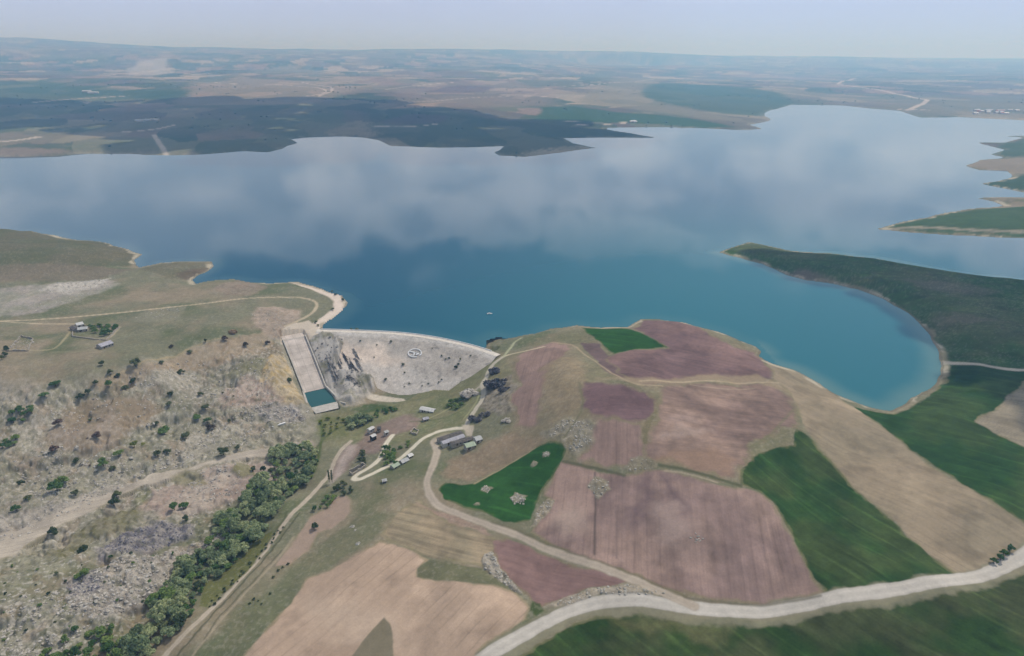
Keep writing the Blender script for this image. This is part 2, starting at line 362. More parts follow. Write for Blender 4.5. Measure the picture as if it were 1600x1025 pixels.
# ---- far land
area([(-100,165),(-100,128),(60,125),(200,140),(330,138),(250,152),(120,160)], (86,114,84), 60, 0.7, 40)
area([(270,165),(300,130),(380,122),(520,128),(560,140),(500,160),(400,164)], (168,152,130), 50, 0.6, 40)
area([(205,152),(240,145),(290,142),(300,150),(260,158)], (80,108,78), 30, 0.8, 20)
area([(585,168),(620,140),(700,128),(800,126),(870,140),(860,165),(760,168)], (154,134,120), 60, 0.5, 50)
area([(660,143),(720,133),(770,136),(760,143),(700,146)], (112,94,92), 30, 0.7, 20)
area([(600,170),(640,163),(690,160),(680,168)], (178,154,128), 20, 0.7, 10)
area([(200,118),(215,104),(265,104),(275,112),(240,118)], (190,184,176), 40, 0.7, 40)
area([(838,186),(845,168),(900,166),(960,175),(1010,178),(1080,185),(1150,198),(1100,200),(1000,193),(900,190)], (78,112,76), 14, 0.95, 10, name='wheat_field', label='green field along the far shore beside the pale farm tracks')
area([(1000,150),(1000,132),(1060,130),(1140,135),(1220,145),(1240,160),(1190,182),(1130,178),(1060,165)], (84,112,84), 40, 0.85, 30)
area([(900,160),(960,120),(1050,125),(1000,150),(1080,170),(1150,185),(1190,195),(1100,186),(1000,172)], (140,134,108), 40, 0.7, 30)
area([(1380,150),(1500,148),(1640,150),(1640,185),(1500,182),(1440,182)], (124,122,104), 40, 0.6, 30)
area([(-200,243),(-200,168),(100,168),(300,165),(480,163),(600,172),(700,178),(830,192),(930,200),(1000,210),(930,230),(780,243),(600,225),(420,236)], (88,116,74), 40, 0.32, 60, c2=(112,108,88), sc=300)
area([(560,172),(640,172),(740,182),(840,192),(950,204),(1010,212),(900,228),(800,243),(700,228),(600,216)], (82,98,74), 30, 0.7, 40)
area([(590,190),(640,178),(700,180),(690,192),(620,196)], (104,88,90), 20, 0.6, 20)
area([(-20,245),(0,230),(60,232),(120,238),(40,245)], (150,132,116), 20, 0.7, 20)
for P, w in (([(240,210),(250,225),(260,243)], 14), ([(-10,222),(30,219),(60,214)], 24), ([(180,207),(240,203),(270,196)], 18), ([(860,190),(920,189),(990,191),(960,194),(900,195)], 14),
             ([(1310,131),(1340,136),(1400,146),(1450,156)], 30), ([(1450,156),(1435,165),(1420,172)], 26), ([(1310,131),(1325,124),(1355,121)], 32), ([(1405,171),(1450,172)], 20),
             ([(330,128),(380,132),(460,133),(515,140),(500,150)], 22), ([(560,196),(640,199),(690,193)], 16), ([(50,160),(140,153),(200,150)], 26), ([(780,148),(830,150),(870,152)], 20),
             ([(470,128),(520,135),(518,146),(480,150)], 18), ([(600,140),(660,132),(720,128)], 16), ([(880,135),(960,130),(1020,124)], 18), ([(640,160),(740,152),(800,150)], 14)):
    line(P, w, (205,192,175), 4, 0.85, name='dirt_track', label='pale farm track on the far shore of the reservoir', wob=2)
area([(1368,358),(1420,345),(1480,334),(1560,325),(1700,322),(1700,385),(1600,371),(1480,366)], (78,108,70), 8, 0.9, 8, name='wheat_field', label='green spit of farmland on the far right shore', streak=(0.1,160,16,.12))
line([(1385,357),(1450,355),(1540,361),(1640,363)], 9, (170,160,140), 2, 0.8, name='dirt_track', label='pale track along the edge of the green spit')
area([(1505,259),(1530,250),(1600,246),(1700,246),(1700,268),(1600,270),(1540,266)], (150,138,118), 8, 0.9, 8)
area([(1535,240),(1600,214),(1700,214),(1700,245),(1580,245)], (84,110,84), 8, 0.8, 8); area([(1530,288),(1580,276),(1700,268),(1700,303),(1560,296)], (74,102,74), 8, 0.9, 8)
# ---- right peninsula
area([(1115,394),(1170,376),(1240,391),(1400,408),(1640,442),(1900,470),(1900,620),(1600,600),(1480,590),(1460,540),(1420,492),(1340,454),(1230,432)], (66,104,54), 10, 0.9, 8, c2=(92,106,70), sc=110, streak=(-0.25,180,14,.10), mott=.15)
area([(1225,428),(1260,420),(1300,436),(1290,444),(1250,440)], (124,108,100), 8, 0.7, 6)
area([(1400,435),(1480,440),(1560,452),(1540,462),(1450,452)], (122,114,102), 8, 0.5, 8)
area([(1460,500),(1490,490),(1560,498),(1540,506),(1480,508)], (128,118,104), 6, 0.5, 8)
area([(1480,568),(1600,578),(1760,598),(1760,900),(1600,815),(1500,757),(1420,702),(1370,662),(1335,638),(1392,646),(1422,638),(1452,618),(1476,598)], (56,88,48), 2, 1, 2, name='wheat_field', label='dark green wheat field right behind the bay shore', rg=.5, streak=(-0.75,90,5,.16), mott=.16, c2=(76,98,58), sc=50)
area([(1522,660),(1540,645),(1575,620),(1600,597),(1680,540),(1680,740),(1600,694),(1560,678)], (150,140,120), 2, 1, 1.5, name='fallow_field', label='pale fallow corner at the right edge inside the green field', streak=(-0.5,60,4,.1))
line([(1476,566),(1510,569),(1560,575),(1640,582),(1760,590)], 6, (200,190,172), 1.2, 1, name='dirt_track', label='pale track running right from the head of the bay')
# ---- central hill
area([(760,560),(800,548),(840,530),(900,508),(1000,499),(1100,512),(1200,564),(1262,590),(1250,700),(1160,760),(1040,735),(880,724),(800,700),(790,640)], (142,130,106), 6, 0.8, 6, c2=(126,122,94), sc=50, mott=.15)
area([(865,531),(892,541),(878,559),(858,579),(848,613),(845,630),(838,664),(824,671),(807,664),(805,644),(795,620),(813,603),(810,586),(803,572),(813,555),(837,541)], (150,126,116), 2.8, .95, 3, name='ploughed_field', label='pinkish ploughed strip on the left shoulder of the hill above the dark rocks', rg=.25, streak=(1.4,60,5,.10), mott=.08)
area([(905,536),(936,538),(985,585),(1000,600),(975,596),(940,575)], (112,92,92), 1.5, .9, 1.2, rg=.25, streak=(-.8,60,3,.12))
area([(990,513),(1003,501),(1040,502),(1075,507),(1110,522),(1145,540),(1178,550),(1193,562),(1205,597),(1160,600),(1120,590),(1080,592),(1010,602),(985,598),(965,580),(945,560),(960,551),(1000,547),(1043,541),(1015,528)], (136,111,105), 2.6, 1, 3, name='ploughed_field', label='brown ploughed field on top of the hill beside the lake', rg=.25, streak=(-.35,80,5,.10), mott=.1, c2=(120,98,96), sc=80)
area([(907,512),(940,513),(988,516),(1015,528),(1043,540),(1000,546),(960,551),(936,536),(916,523)], (56,98,48), 1.2, 1, 1, name='wheat_field', label='small green field on the hilltop by the lake shore', rg=.2, streak=(-.3,50,4,.10), mott=.1)
area([(910,602),(960,605),(1010,612),(1028,625),(1022,643),(1003,656),(960,657),(925,655),(908,640)], (120,97,97), 2.8, 1, 3.5, name='ploughed_field', label='dark plum brown ploughed patch in the middle of the hill', rg=.25, streak=(.1,60,4,.08), mott=.08)
area([(1035,602),(1090,592),(1150,600),(1205,605),(1235,625),(1245,650),(1238,672),(1205,682),(1170,700),(1152,738),(1135,750),(1090,735),(1050,720),(1010,712),(1008,690),(1015,670),(1030,655),(1028,625)], (150,127,114), 3.5, .95, 4, name='ploughed_field', label='streaky pink brown ploughed field on the right flank of the hill', rg=.3, streak=(-.12,70,6,.16), mott=.2, c2=(132,111,102), sc=45)
area([(1030,675),(1060,662),(1110,668),(1090,680),(1040,684)], (178,158,146), 4, .5, 4); area([(1040,652),(1070,640),(1090,650),(1060,660)], (170,150,142), 5, .4, 4)
area([(1012,712),(1050,705),(1110,700),(1150,720),(1140,745),(1090,735)], (152,126,106), 3, .7, 3)
area([(925,660),(1003,658),(1005,690),(1008,712),(985,722),(970,733),(930,726),(900,718),(930,690)], (146,123,114), 3, .95, 3.5, name='ploughed_field', label='pink brown ploughed strip between the rocky patch and the gully', rg=.25, streak=(1.45,50,5,.12), mott=.1)
area([(1003,668),(1012,655),(1022,640),(1030,632),(1024,650),(1012,672),(1010,690),(1004,690)], (120,112,84), 1.5, .9, 1)
area([(975,730),(985,712),(1000,708),(1022,715),(1028,728),(1005,738),(985,737)], (128,120,98), 2, .9, 1.5, rk=.3)
area([(930,595),(1000,602),(1100,592),(1180,600),(1240,620),(1240,612),(1180,590),(1100,583),(1000,592)], (160,144,118), 3, .8, 3)
area([(850,575),(880,560),(905,560),(915,600),(905,640),(870,665),(850,640)], (152,136,110), 4, .75, 5, mott=.2)
area([(845,680),(880,660),(930,662),(930,690),(900,715),(880,700)], (138,130,108), 2.5, .9, 2, rk=.5)
area([(690,745),(700,720),(760,690),(800,672),(850,690),(820,712),(770,738),(735,755)], (146,128,106), 4, .85, 3, mott=.15)
area([(1198,562),(1240,575),(1262,588),(1300,612),(1337,640),(1372,664),(1422,704),(1502,758),(1602,818),(1680,860),(1602,850),(1560,872),(1500,895),(1440,850),(1350,772),(1290,712),(1258,676),(1246,640),(1238,622),(1210,600)], (158,143,120), 1.6, 1, 1.5, name='stubble_field', label='long grey tan stubble strip between two green fields', rg=.25, streak=(-.86,120,4,.09), mott=.07, c2=(148,136,114), sc=70)
area([(1243,675),(1262,685),(1300,724),(1350,774),(1420,834),(1497,895),(1440,911),(1360,924),(1290,931),(1275,910),(1250,865),(1225,815),(1207,788),(1180,770),(1155,760),(1158,740),(1175,718),(1200,707),(1240,700)], (60,90,50), 1.3, 1, 1.2, name='wheat_field', label='large dark green wheat field between the pink ploughed slope and the tan strip', rg=.5, streak=(-1.0,70,4,.16), mott=.2, c2=(80,98,60), sc=40)
line([(862,533),(900,540),(925,560),(950,580),(985,604),(1035,601)], 1.6, (184,166,140), .8, .8)
line([(1000,597),(1060,591),(1120,592),(1170,600),(1215,603)], 1.8, (190,174,146), .8, .8)
line([(1080,595),(1100,600),(1130,604),(1180,608)], 1.2, (186,168,146), .8, .6)
line([(905,604),(912,640),(900,662),(880,690)], 1.5, (118,116,86), .8, .7); line([(1240,640),(1225,660),(1205,683),(1172,702)], 1.5, (120,118,86), .9, .6)
# ---- front ploughed slope
area([(878,724),(910,727),(935,737),(975,741),(1010,734),(1035,734),(1060,741),(1090,749),(1125,761),(1155,766),(1190,776),(1207,790),(1225,822),(1250,870),(1275,915),(1284,928),(1240,931),(1180,936),(1120,934),(1080,930),(1050,925),(1000,905),(960,892),(920,878),(870,855),(830,833),(834,826),(856,802),(868,782),(850,775),(860,757)], (156,133,122), 1.3, 1, 1.2, name='ploughed_field', label='big mauve ploughed field on the front slope above the gravel road', rg=.25, streak=(1.42,70,4.5,.10), mott=.15, c2=(142,121,114), sc=45)
area([(878,726),(925,736),(928,800),(900,815),(868,812),(840,830),(858,802),(868,782),(855,772)], (170,145,132), 4, .7, 3, streak=(1.4,40,4,.08))
area([(870,800),(900,790),(910,830),(880,840)], (186,166,152), 8, .6, 5); area([(1020,790),(1060,790),(1080,830),(1060,860),(1030,840)], (172,152,142), 8, .6, 6)
area([(1000,742),(1020,738),(1008,800),(985,830)], (112,94,94), 5, .75, 5); area([(1030,738),(1045,745),(1075,800),(1060,790)], (108,91,92), 4, .7, 4)  # shading of the slope's two soft hollows, painted into the soil colour
line([(930,738),(931,780),(929,835),(929,868)], 1.2, (96,84,78), .7, .9); line([(965,790),(963,840),(963,875)], 1, (120,103,96), .7, .7)
area([(917,760),(930,745),(950,748),(955,765),(935,778)], (140,132,110), 2, .9, 2, rk=.5)
line([(880,724),(915,728),(960,738),(975,742)], 2.2, (92,92,68), 1, .85); line([(1030,725),(1060,732),(1100,742),(1140,757),(1155,762)], 2.5, (88,90,66), 1, .85); line([(1040,735),(1080,742),(1120,755)], 1.5, (186,170,150), .8, .7)
area([(840,795),(856,780),(868,782),(858,800),(838,822),(828,826)], (150,138,116), 1.5, .9, 1.5, rk=.6)
# ---- small green field and fallow slopes
area([(685,766),(697,755),(721,759),(742,757),(769,740),(803,719),(837,701),(858,692),(875,697),(885,706),(875,730),(858,754),(844,774),(834,801),(827,815),(810,818),(786,817),(752,801),(721,791),(694,781)], (58,100,52), 1, 1, .8, name='wheat_field', label='triangular bright green field with stone patches beside the dirt track', rg=.5, streak=(-.5,40,3,.10), mott=.14)
for x, y, w, h in ((806,782,17,9), (759,766,12,6), (853,714,8,6), (834,727,7,5), (745,788,5,3)):
    area([(x + w * random.uniform(.45, 1.15) * math.cos(a), y + h * random.uniform(.45, 1.15) * math.sin(a)) for a in np.linspace(0, 6.28, 12)[:-1]], (146,138,116), 1, .85, 1.5, rk=.45)
line([(742,757),(769,740),(803,719),(837,701)], 1.2, (176,164,130), .8, .8)
area([(595,839),(622,801),(643,788),(656,781),(673,798),(701,815),(769,839),(776,846),(766,866),(755,883),(721,877),(670,866),(615,849)], (164,148,122), 1.5, 1, 1.2, name='stubble_field', label='striped straw coloured field below the bend of the dirt track', rg=.3, streak=(-.42,60,3,.22), mott=.1, c2=(150,138,114), sc=25)
area([(650,785),(690,800),(760,826),(770,838),(700,815),(670,797)], (168,142,128), 2, .7, 2, streak=(-.42,60,2.5,.2))
area([(769,846),(790,842),(837,859),(889,880),(940,897),(984,914),(940,919),(906,924),(868,938),(848,945),(831,935),(817,921),(796,904),(776,887)], (138,112,106), 1.3, 1, 1.2, name='ploughed_field', label='reddish brown ploughed wedge between dirt track and gravel road', rg=.25, streak=(-.4,40,4,.10), mott=.1)
area([(757,868),(770,862),(780,890),(800,908),(815,925),(800,922),(775,905),(758,890)], (148,140,126), 1.2, .9, 1.5, rk=.9)
area([(540,876),(509,893),(481,900),(468,921),(441,958),(410,996),(386,1020),(350,1060),(300,1120),(640,1120),(730,1040),(748,1020),(766,1006),(796,986),(820,965),(827,945),(820,935),(803,923),(769,916),(718,911),(673,902),(651,897),(653,883),(670,870),(632,856),(595,846),(564,861)], (190,166,144), 1.5, 1, 1.2, name='fallow_field', label='bare tan field in the foreground left of the gravel road', rg=.15, streak=(.9,70,6,.05), mott=.05, c2=(178,156,136), sc=60)
area([(560,1010),(500,980),(470,950),(480,930),(560,940),(620,960),(640,1010)], (198,178,158), 9, .45, 5)
area([(598,962),(586,976),(564,1003),(548,1028),(540,1060),(614,1060),(614,996),(608,972)], (126,118,98), 1.3, 1, 1, mott=.12)
area([(651,897),(653,883),(670,870),(715,879),(755,888),(765,902),(790,915),(800,923),(769,916),(718,911),(673,902)], (112,112,84), 1.5, .95, 1, mott=.2)
area([(300,1100),(350,1030),(400,960),(450,890),(500,850),(560,810),(600,800),(595,838),(540,874),(509,891),(480,898),(468,918),(440,956),(386,1020),(340,1080)], (114,116,88), 3, .8, 3, mott=.12)
area([(518,783),(528,776),(543,777),(550,785),(550,799),(539,813),(518,826),(499,833),(483,859),(455,882),(430,885),(445,862),(470,832),(486,808),(500,800),(515,793)], (166,146,130), 1.2, .95, 1, name='fallow_field', label='small bare tan plot beside the left dirt road', rg=.2, mott=.05)
# ---- bottom right
area([(690,1130),(800,1030),(870,988),(930,966),(1000,961),(1100,967),(1200,961),(1300,951),(1400,938),(1500,915),(1600,888),(1850,820),(1850,1250),(690,1250)], (60,86,46), 1.6, 1, 1.5, name='wheat_field', label='green field in the foreground below the gravel road', rg=.6, streak=(-.85,40,4,.16), mott=.2, c2=(76,84,54), sc=40)
area([(940,965),(1010,962),(1100,970),(1150,975),(1120,1000),(1040,990),(960,985)], (110,108,74), 4, .6, 5, mott=.3)
# ---- road-side verges
line([(740,1048),(790,1010),(838,981),(880,960),(930,948),(980,946),(1050,955),(1120,958),(1200,953),(1300,944),(1400,930),(1480,914),(1540,896),(1600,868),(1720,808)], 13, (140,136,114), 1.2, .75, wob=2)
area([(850,945),(880,932),(920,924),(985,918),(1040,930),(1010,936),(940,932),(890,948)], (168,156,138), 2, .8, 1.5, rk=.5)
area([(830,935),(845,938),(850,950),(838,960),(828,950)], (80,96,56), 1.5, .9, 1)
MAINROAD = line([(720,1055),(740,1040),(780,1012),(830,982),(880,956),(930,943),(980,939.5),(1050,948),(1120,951),(1200,947),(1300,938),(1400,924),(1480,908),(1540,890),(1600,862),(1720,805),(1900,730)], 8.0, (196,190,180), .5, 1, name='gravel_road', label='wide pale gravel road curving across the foreground', wob=.4, rag=.4)
line([(1280,932),(1200,938),(1120,938),(1070,935)], 1.6, (112,106,88), 1, .8)
line([(700,815),(760,835),(830,850),(900,880),(1000,920)], 1.8, (104,98,78), 1, .0)
line([(770,818),(830,838),(880,860),(940,884),(1000,908),(1070,932)], 2.4, (112,106,82), 1.2, .8, wob=1.5)
TRACK = line([(1085,947),(1060,939),(1000,915),(940,890),(880,866),(820,843),(770,824),(720,804),(690,793),(672,778),(666,762),(672,740),(680,722),(684,705),(679,696),(677,690),(684,681),(698,677)], 5.0, (178,166,150), .8, 1, name='dirt_track', label='dirt track climbing from the gravel road to the long barn', wob=.5)
# ---- village and valley
area([(510,645),(560,630),(640,625),(700,610),(745,580),(785,560),(800,580),(770,640),(730,668),(660,690),(600,690),(540,700),(505,680)], (118,122,86), 5, .85, 4, mott=.2, c2=(132,128,96), sc=25)
area([(550,636),(580,626),(620,634),(600,642),(560,645)], (72,98,56), 3, .8, 3); area([(690,640),(700,628),(722,618),(728,630),(712,642)], (74,98,58), 2, .8, 2)
area([(555,690),(575,668),(610,655),(640,650),(662,656),(650,668),(625,675),(605,690),(590,705),(560,708),(535,735),(520,748),(510,742),(525,708),(540,690)], (142,122,114), 3, .85, 3, mott=.15)
area([(520,735),(530,710),(545,690),(560,690),(545,715),(530,740),(515,755)], (186,172,162), 3, .7, 2)
area([(500,640),(530,650),(560,655),(540,680),(505,690),(492,670)], (112,116,74), 3, .8, 3)
line([(492,700),(510,680),(535,665),(560,655)], 2, (92,100,56), 1, .8); line([(490,735),(500,700),(504,672),(500,655)], 2.4, (96,110,60), 1.2, .9)
area([(745,630),(760,600),(800,585),(810,605),(795,625),(805,645),(780,650)], (128,118,102), 2.5, .85, 3, rk=.6)
area([(680,560),(750,560),(780,562),(760,580),(735,605),(700,614),(640,622),(660,605),(705,588)], (122,122,88), 3, .85, 2, mott=.15)
WH = (218,210,190)
line([(728,668),(733,655),(742,640),(752,625),(757,608),(752,600),(760,590),(765,575),(775,565),(787,557)], 4.2, (196,188,170), .8, 1, name='dirt_track', label='pale track climbing past the dark rocks to the dam end')
line([(752,600),(735,612),(725,618)], 3, (186,178,160), .8, .8); line([(750,610),(742,630),(725,655)], 1.6, (168,166,128), .8, .7)
line([(787,557),(800,553),(830,547),(850,541)], 3, (204,192,164), .8, .95, name='dirt_track', label='straw coloured path running right from the dam end'); line([(787,557),(796,545),(804,534),(815,528)], 2.4, (176,178,146), .8, .9)
line([(728,668),(700,670),(680,675),(660,685),(645,700),(625,718),(600,735),(580,744),(562,752),(552,749),(556,742),(575,732),(592,718),(600,702),(605,686),(613,678)], 4.2, WH, .7, 1, name='dirt_track', label='cream coloured hairpin track below the long barn', wob=.3)
area([(722,664),(740,664),(736,680),(728,680)], (196,184,166), 1.5, .9, 1)
line([(665,657),(690,645),(715,630),(735,615)], 1.6, (178,172,134), .8, .7); line([(640,660),(690,655),(725,640)], 1.4, (104,110,72), .8, .7)
area([(566,611),(580,611),(606,615),(630,619),(634,624),(606,624),(585,620),(570,616)], (204,194,178), 1.2, .95, 1)
area([(505,610),(530,612),(566,612),(572,626),(540,632),(515,628)], (150,142,126), 2, .8, 2, rk=.4)
LROAD = line([(240,1045),(258,1025),(300,985),(340,945),(380,900),(420,855),(450,815),(480,780),(500,755),(515,735),(522,715),(530,700),(548,685)], 3.4, (186,174,156), .7, 1, name='dirt_track', label='straight dirt road beside the willow belt at lower left', wob=.4)
line([(285,1045),(330,990),(370,945),(420,890),(460,840)], 1.6, (166,154,132), .7, .8); line([(275,1030),(310,990),(350,945),(395,895),(430,855),(470,805)], 1.2, (82,82,62), .6, .8, wob=1.4); line([(318,1000),(355,955),(400,905),(440,860)], 1.0, (92,90,68), .6, .7, wob=1.4)
line([(330,950),(360,915),(395,880),(425,845),(450,805)], 1.8, (84,88,60), .8, .6, wob=2)
area([(400,840),(370,865),(340,890),(318,915),(310,948),(325,952),(350,925),(385,895),(410,862),(428,835)], (104,106,62), 1.6, .95, 1.2, mott=.08)
# ---- left hillside
area([(-200,600),(0,600),(150,590),(240,562),(330,530),(430,520),(470,560),(490,640),(480,700),(300,800),(200,850),(0,900),(-200,950)], (166,158,142), 10, .8, 6, mott=.2, c2=(142,138,118), sc=35, rk=.4)
area([(60,692),(90,650),(120,622),(170,615),(230,620),(252,640),(205,668),(180,692),(140,706),(90,702)], (158,141,124), 4, .8, 4, rg=.29, rk=.1, mott=.12, c2=(142,124,100), sc=30)
area([(20,725),(40,712),(70,712),(60,728),(30,735)], (150,134,116), 3, .8, 3)
area([(140,600),(180,585),(240,566),(300,545),(350,528),(410,518),(432,530),(420,546),(350,562),(290,578),(220,596),(170,612)], (160,143,118), 3, .8, 3, rg=.34, rk=.35, mott=.2, c2=(150,130,104), sc=30)
line([(165,588),(200,577),(240,562),(300,542),(350,524)], 1.6, (178,160,124), 1, .7, wob=2)
area([(345,580),(380,560),(420,555),(410,585),(370,590)], (118,116,82), 3, .8, 3, rg=.25)
area([(405,600),(412,575),(425,548),(442,542),(452,560),(462,590),(474,612),(478,632),(455,640),(430,622)], (192,168,120), 1.8, .95, 2, rg=.26, rk=.9, c2=(160,142,104), sc=14)
area([(350,610),(390,595),(420,600),(445,630),(430,645),(380,640),(345,640)], (168,146,132), 3, .85, 4, rk=.6, mott=.25)
area([(395,640),(430,632),(470,640),(480,655),(440,662),(410,660)], (160,154,150), 2, .85, 3, rk=.9, c2=(120,116,118), sc=8)
area([(400,480),(440,480),(470,488),(460,510),(440,528),(410,520),(395,500)], (168,148,132), 3, .75, 3, rk=.4, mott=.25)
line([(330,655),(400,645),(450,636)], 1.8, (166,154,138), 1, .6); line([(300,710),(350,695),(420,680),(490,668)], 2.2, (156,150,136), 1, .6)
area([(-60,905),(-60,832),(0,812),(51,798),(120,781),(181,757),(239,738),(307,723),(359,712),(427,698),(488,687),(492,696),(434,712),(350,722),(290,737),(239,756),(191,775),(137,803),(85,826),(41,852),(0,878)], (184,173,158), 2, .95, 2, mott=.08, rg=.15, rk=.1, streak=(.45,30,3,.08), name='gravel_track', label='wide pale stony track crossing the left hillside')
area([(-60,835),(0,806),(60,792),(130,775),(200,746),(240,736),(180,768),(100,796),(30,826)], (168,160,148), 2.5, .8, 3, rg=.3, rk=.7, mott=.2)
area([(235,762),(300,737),(360,725),(410,718),(445,735),(425,757),(385,772),(340,786),(300,802),(250,802),(215,795)], (180,164,150), 3, .9, 4, rg=.28, rk=.4, mott=.15, c2=(160,140,128), sc=25)
area([(265,745),(290,730),(315,735),(322,752),(300,757),(275,752)], (122,118,82), 2.5, .85, 2, rg=.25); area([(358,738),(372,722),(392,724),(400,742),(380,746)], (116,114,72), 2, .85, 2, rg=.22); area([(205,780),(225,760),(238,765),(215,790)], (116,116,76), 2, .7, 2)
area([(70,862),(120,826),(170,800),(215,785),(230,800),(200,822),(150,838),(110,860),(90,885)], (112,108,74), 3, .9, 3, mott=.15, rg=.27)
area([(150,850),(190,828),(250,812),(305,818),(300,832),(250,848),(190,866),(150,870)], (120,114,120), 2.5, .9, 3, rg=.27, rk=.9, c2=(108,104,112), sc=10)
area([(-60,900),(40,860),(110,880),(60,910),(-60,960)], (130,128,104), 4, .8, 4, rk=.4, mott=.2)
area([(100,925),(160,880),(220,860),(300,846),(345,825),(350,838),(310,868),(270,905),(240,930),(200,955),(150,968),(110,960)], (166,156,144), 3, .9, 4, rg=.32, rk=1.0, c2=(140,132,124), sc=10)
area([(100,905),(150,888),(160,915),(130,930),(100,925)], (132,128,136), 3, .7, 4, rk=.8)
area([(-60,1060),(-60,950),(60,930),(140,970),(200,960),(150,1000),(100,1060)], (126,124,104), 4, .85, 4, rk=.7, mott=.25)
area([(180,985),(220,950),(250,925),(262,945),(220,985)], (142,134,108), 3, .8, 3)
# ---- plateau
area([(-300,365),(0,360),(60,361),(120,375),(170,380),(222,398),(205,415),(130,425),(0,430),(-300,440)], (104,100,76), 4, .95, 4, c2=(96,98,70), sc=80)
area([(-200,425),(0,415),(80,412),(170,418),(220,420),(150,438),(60,440),(-200,450)], (122,112,94), 5, .8, 5); line([(-50,380),(60,380),(110,377),(160,380)], 3, (84,80,64), 2, .5)
area([(220,420),(260,410),(330,409),(330,418),(300,436),(260,436)], (110,106,82), 4, .8, 4); area([(270,428),(300,420),(328,418),(312,430),(298,438)], (104,86,72), 3, .6, 3)
area([(-100,460),(0,450),(80,444),(170,436),(185,444),(130,466),(60,490),(-100,505)], (164,156,148), 4, .85, 5, rk=.3, mott=.15, c2=(146,144,128), sc=30)
area([(60,455),(90,442),(170,436),(160,446),(110,460)], (190,184,176), 3, .8, 3, rk=.6)
area([(200,500),(260,478),(290,480),(280,498),(230,505)], (142,138,118), 3, .6, 4); area([(335,450),(370,437),(400,443),(420,450),(390,462),(350,460)], (140,120,104), 3, .6, 4, rk=.3)
PR = (190,176,150)
line([(-100,503),(0,502),(60,499),(120,495),(200,487),(280,479),(330,473),(380,466),(440,464),(475,465),(494,471),(496,480),(485,492),(462,502),(445,511)], 3.2, PR, .8, .95, name='dirt_track', label='pale track crossing the grassy plateau to the spillway', wob=.3)
line([(0,502),(60,506),(118,506)], 2.4, PR, .8, .8); line([(12,547),(78,548),(92,540),(108,521),(112,514)], 2.2, (170,160,130), .8, .8); line([(155,532),(170,530),(188,511)], 2.2, (176,164,140), .8, .8); line([(80,550),(130,549),(150,545)], 1.6, (150,146,120), .8, .6)
line([(150,440),(175,434)], 3, (200,192,180), 1, .7)
area([(390,545),(425,535),(440,532),(440,545),(415,556)], (124,110,86), 3, .7, 2)
# beach and spillway approach
area([(452,442),(468,440),(490,446),(517,456),(540,461),(548,472),(546,488),(530,502),(512,512),(497,519),(480,517),(486,506),(506,494),(520,482),(521,471),(513,464),(494,456),(472,448)], (216,202,188), 1.2, 1, .8, name='beach', label='white gravel beach curving beside the spillway approach', rg=.2)
area([(436,530),(438,518),(455,506),(482,500),(490,506),(500,514),(500,522),(480,528),(462,531)], (196,184,168), 1.2, .95, 1, rg=.2)
# scrubby, stony texture of the left hillside and, more faintly, of all uncultivated ground
HILLP = at([(-200,610),(0,606),(150,592),(240,566),(430,522),(475,560),(480,640),(480,690),(420,705),(330,860),(180,1040),(-200,1100)])[:, :2]
hz_ = np.zeros(NV); _i = np.nonzero((GY < 900) & (GX < 0))[0]; hz_[_i] = sstep(8, -14, sdist(GX[_i], GY[_i], HILLP))
wild = np.maximum(hz_, .22 * (region == 0) * sstep(1100, 700, GY)) * sstep(.2, .4, rough)
_w = np.nonzero(wild > .01)[0]; wx, wy = GX[_w], GY[_w]; f40 = fbm(wx, wy, 42, 3, 101)
def wmix(m, c):
    m = (.85 * m * wild[_w])[:, None]; colr[_w] = colr[_w] * (1 - m) + alb(c) * m
wmix(.55 * sstep(.1, .5, fbm(wx, wy, 15, 3, 102)), (150,130,108))
wmix(.6 * sstep(.2, .45, fbm(wx, wy, 5.2, 3, 103) + .55 * f40), (94,96,70))
wmix(.62 * sstep(.22, .42, fbm(wx, wy, 2.8, 3, 104) - .35 * f40), (198,192,182))
wmix(.6 * sstep(.38, .6, fbm(wx, wy, 2.6, 2, 105)), (70,72,58))
# shore rim
lw = (5 + 0.006 * np.maximum(GY - 500, 0)) * (0.25 + 1.3 * sstep(-.5, .5, fbm(GX, GY, 70, 2, 61) + .5 * fbm(GX, GY, 14, 2, 64)))
rim = (SD > -1) & (SD < lw * 1.5)
_rc = sstep(-.2, .3, fbm(GX, GY, 30, 3, 65))[:, None]
mixc(np.where(rim, 0.75 * sstep(lw, lw * .5, SD) * np.where(GY < 1500, 1, .3), 0), alb((150,140,116)) * (1 - _rc) + alb((200,190,168)) * _rc)
mixc(np.where((SD > -2) & (SD < 2.2 + .4 * n_sm), .6 * (GY < 1500), 0), alb((112,106,88)))
# steep ground carries less grass
Zg = GZ.reshape(NR, NC)

# ------------------------------------------------------------------ relief: rock, knolls, ploughing
amp = 1.0 - 0.0 * GY
near = sstep(1400, 900, GY)
hillg = hz_ * sstep(.14, .34, rough) * (-4.2 * sstep(.2, .85, ridged(GX + 14 * warpx, GY + 14 * warpy, 66, 2, 54)) - .7 * sstep(.2, .8, ridged(GX + 8 * warpx, GY + 8 * warpy, 27, 2, 154)) + 1.5 * fbm(GX, GY, 26, 3, 55))
swale = sstep(.1, .5, sstep(-350, -100, GX) * sstep(700, 560, GY)) * sstep(0, 40, SD) * 4.6 * fbm(GX, GY, 85, 2, 56)
rel = near * (hillg + swale + 0.45 * fbm(GX, GY, 45, 4, 51) * (0.3 + rough) + rock * (1.7 * ridged(GX, GY, 11, 3, 52) + 1.1 * fbm(GX, GY, 4.5, 2, 53)))
bluff = sstep(0, 1, 1 - sdist(GX, GY, at([(485,528),(520,524),(560,545),(578,575),(580,606),(550,624),(522,614),(503,575)])[:, :2]) / 5.0) if True else 0
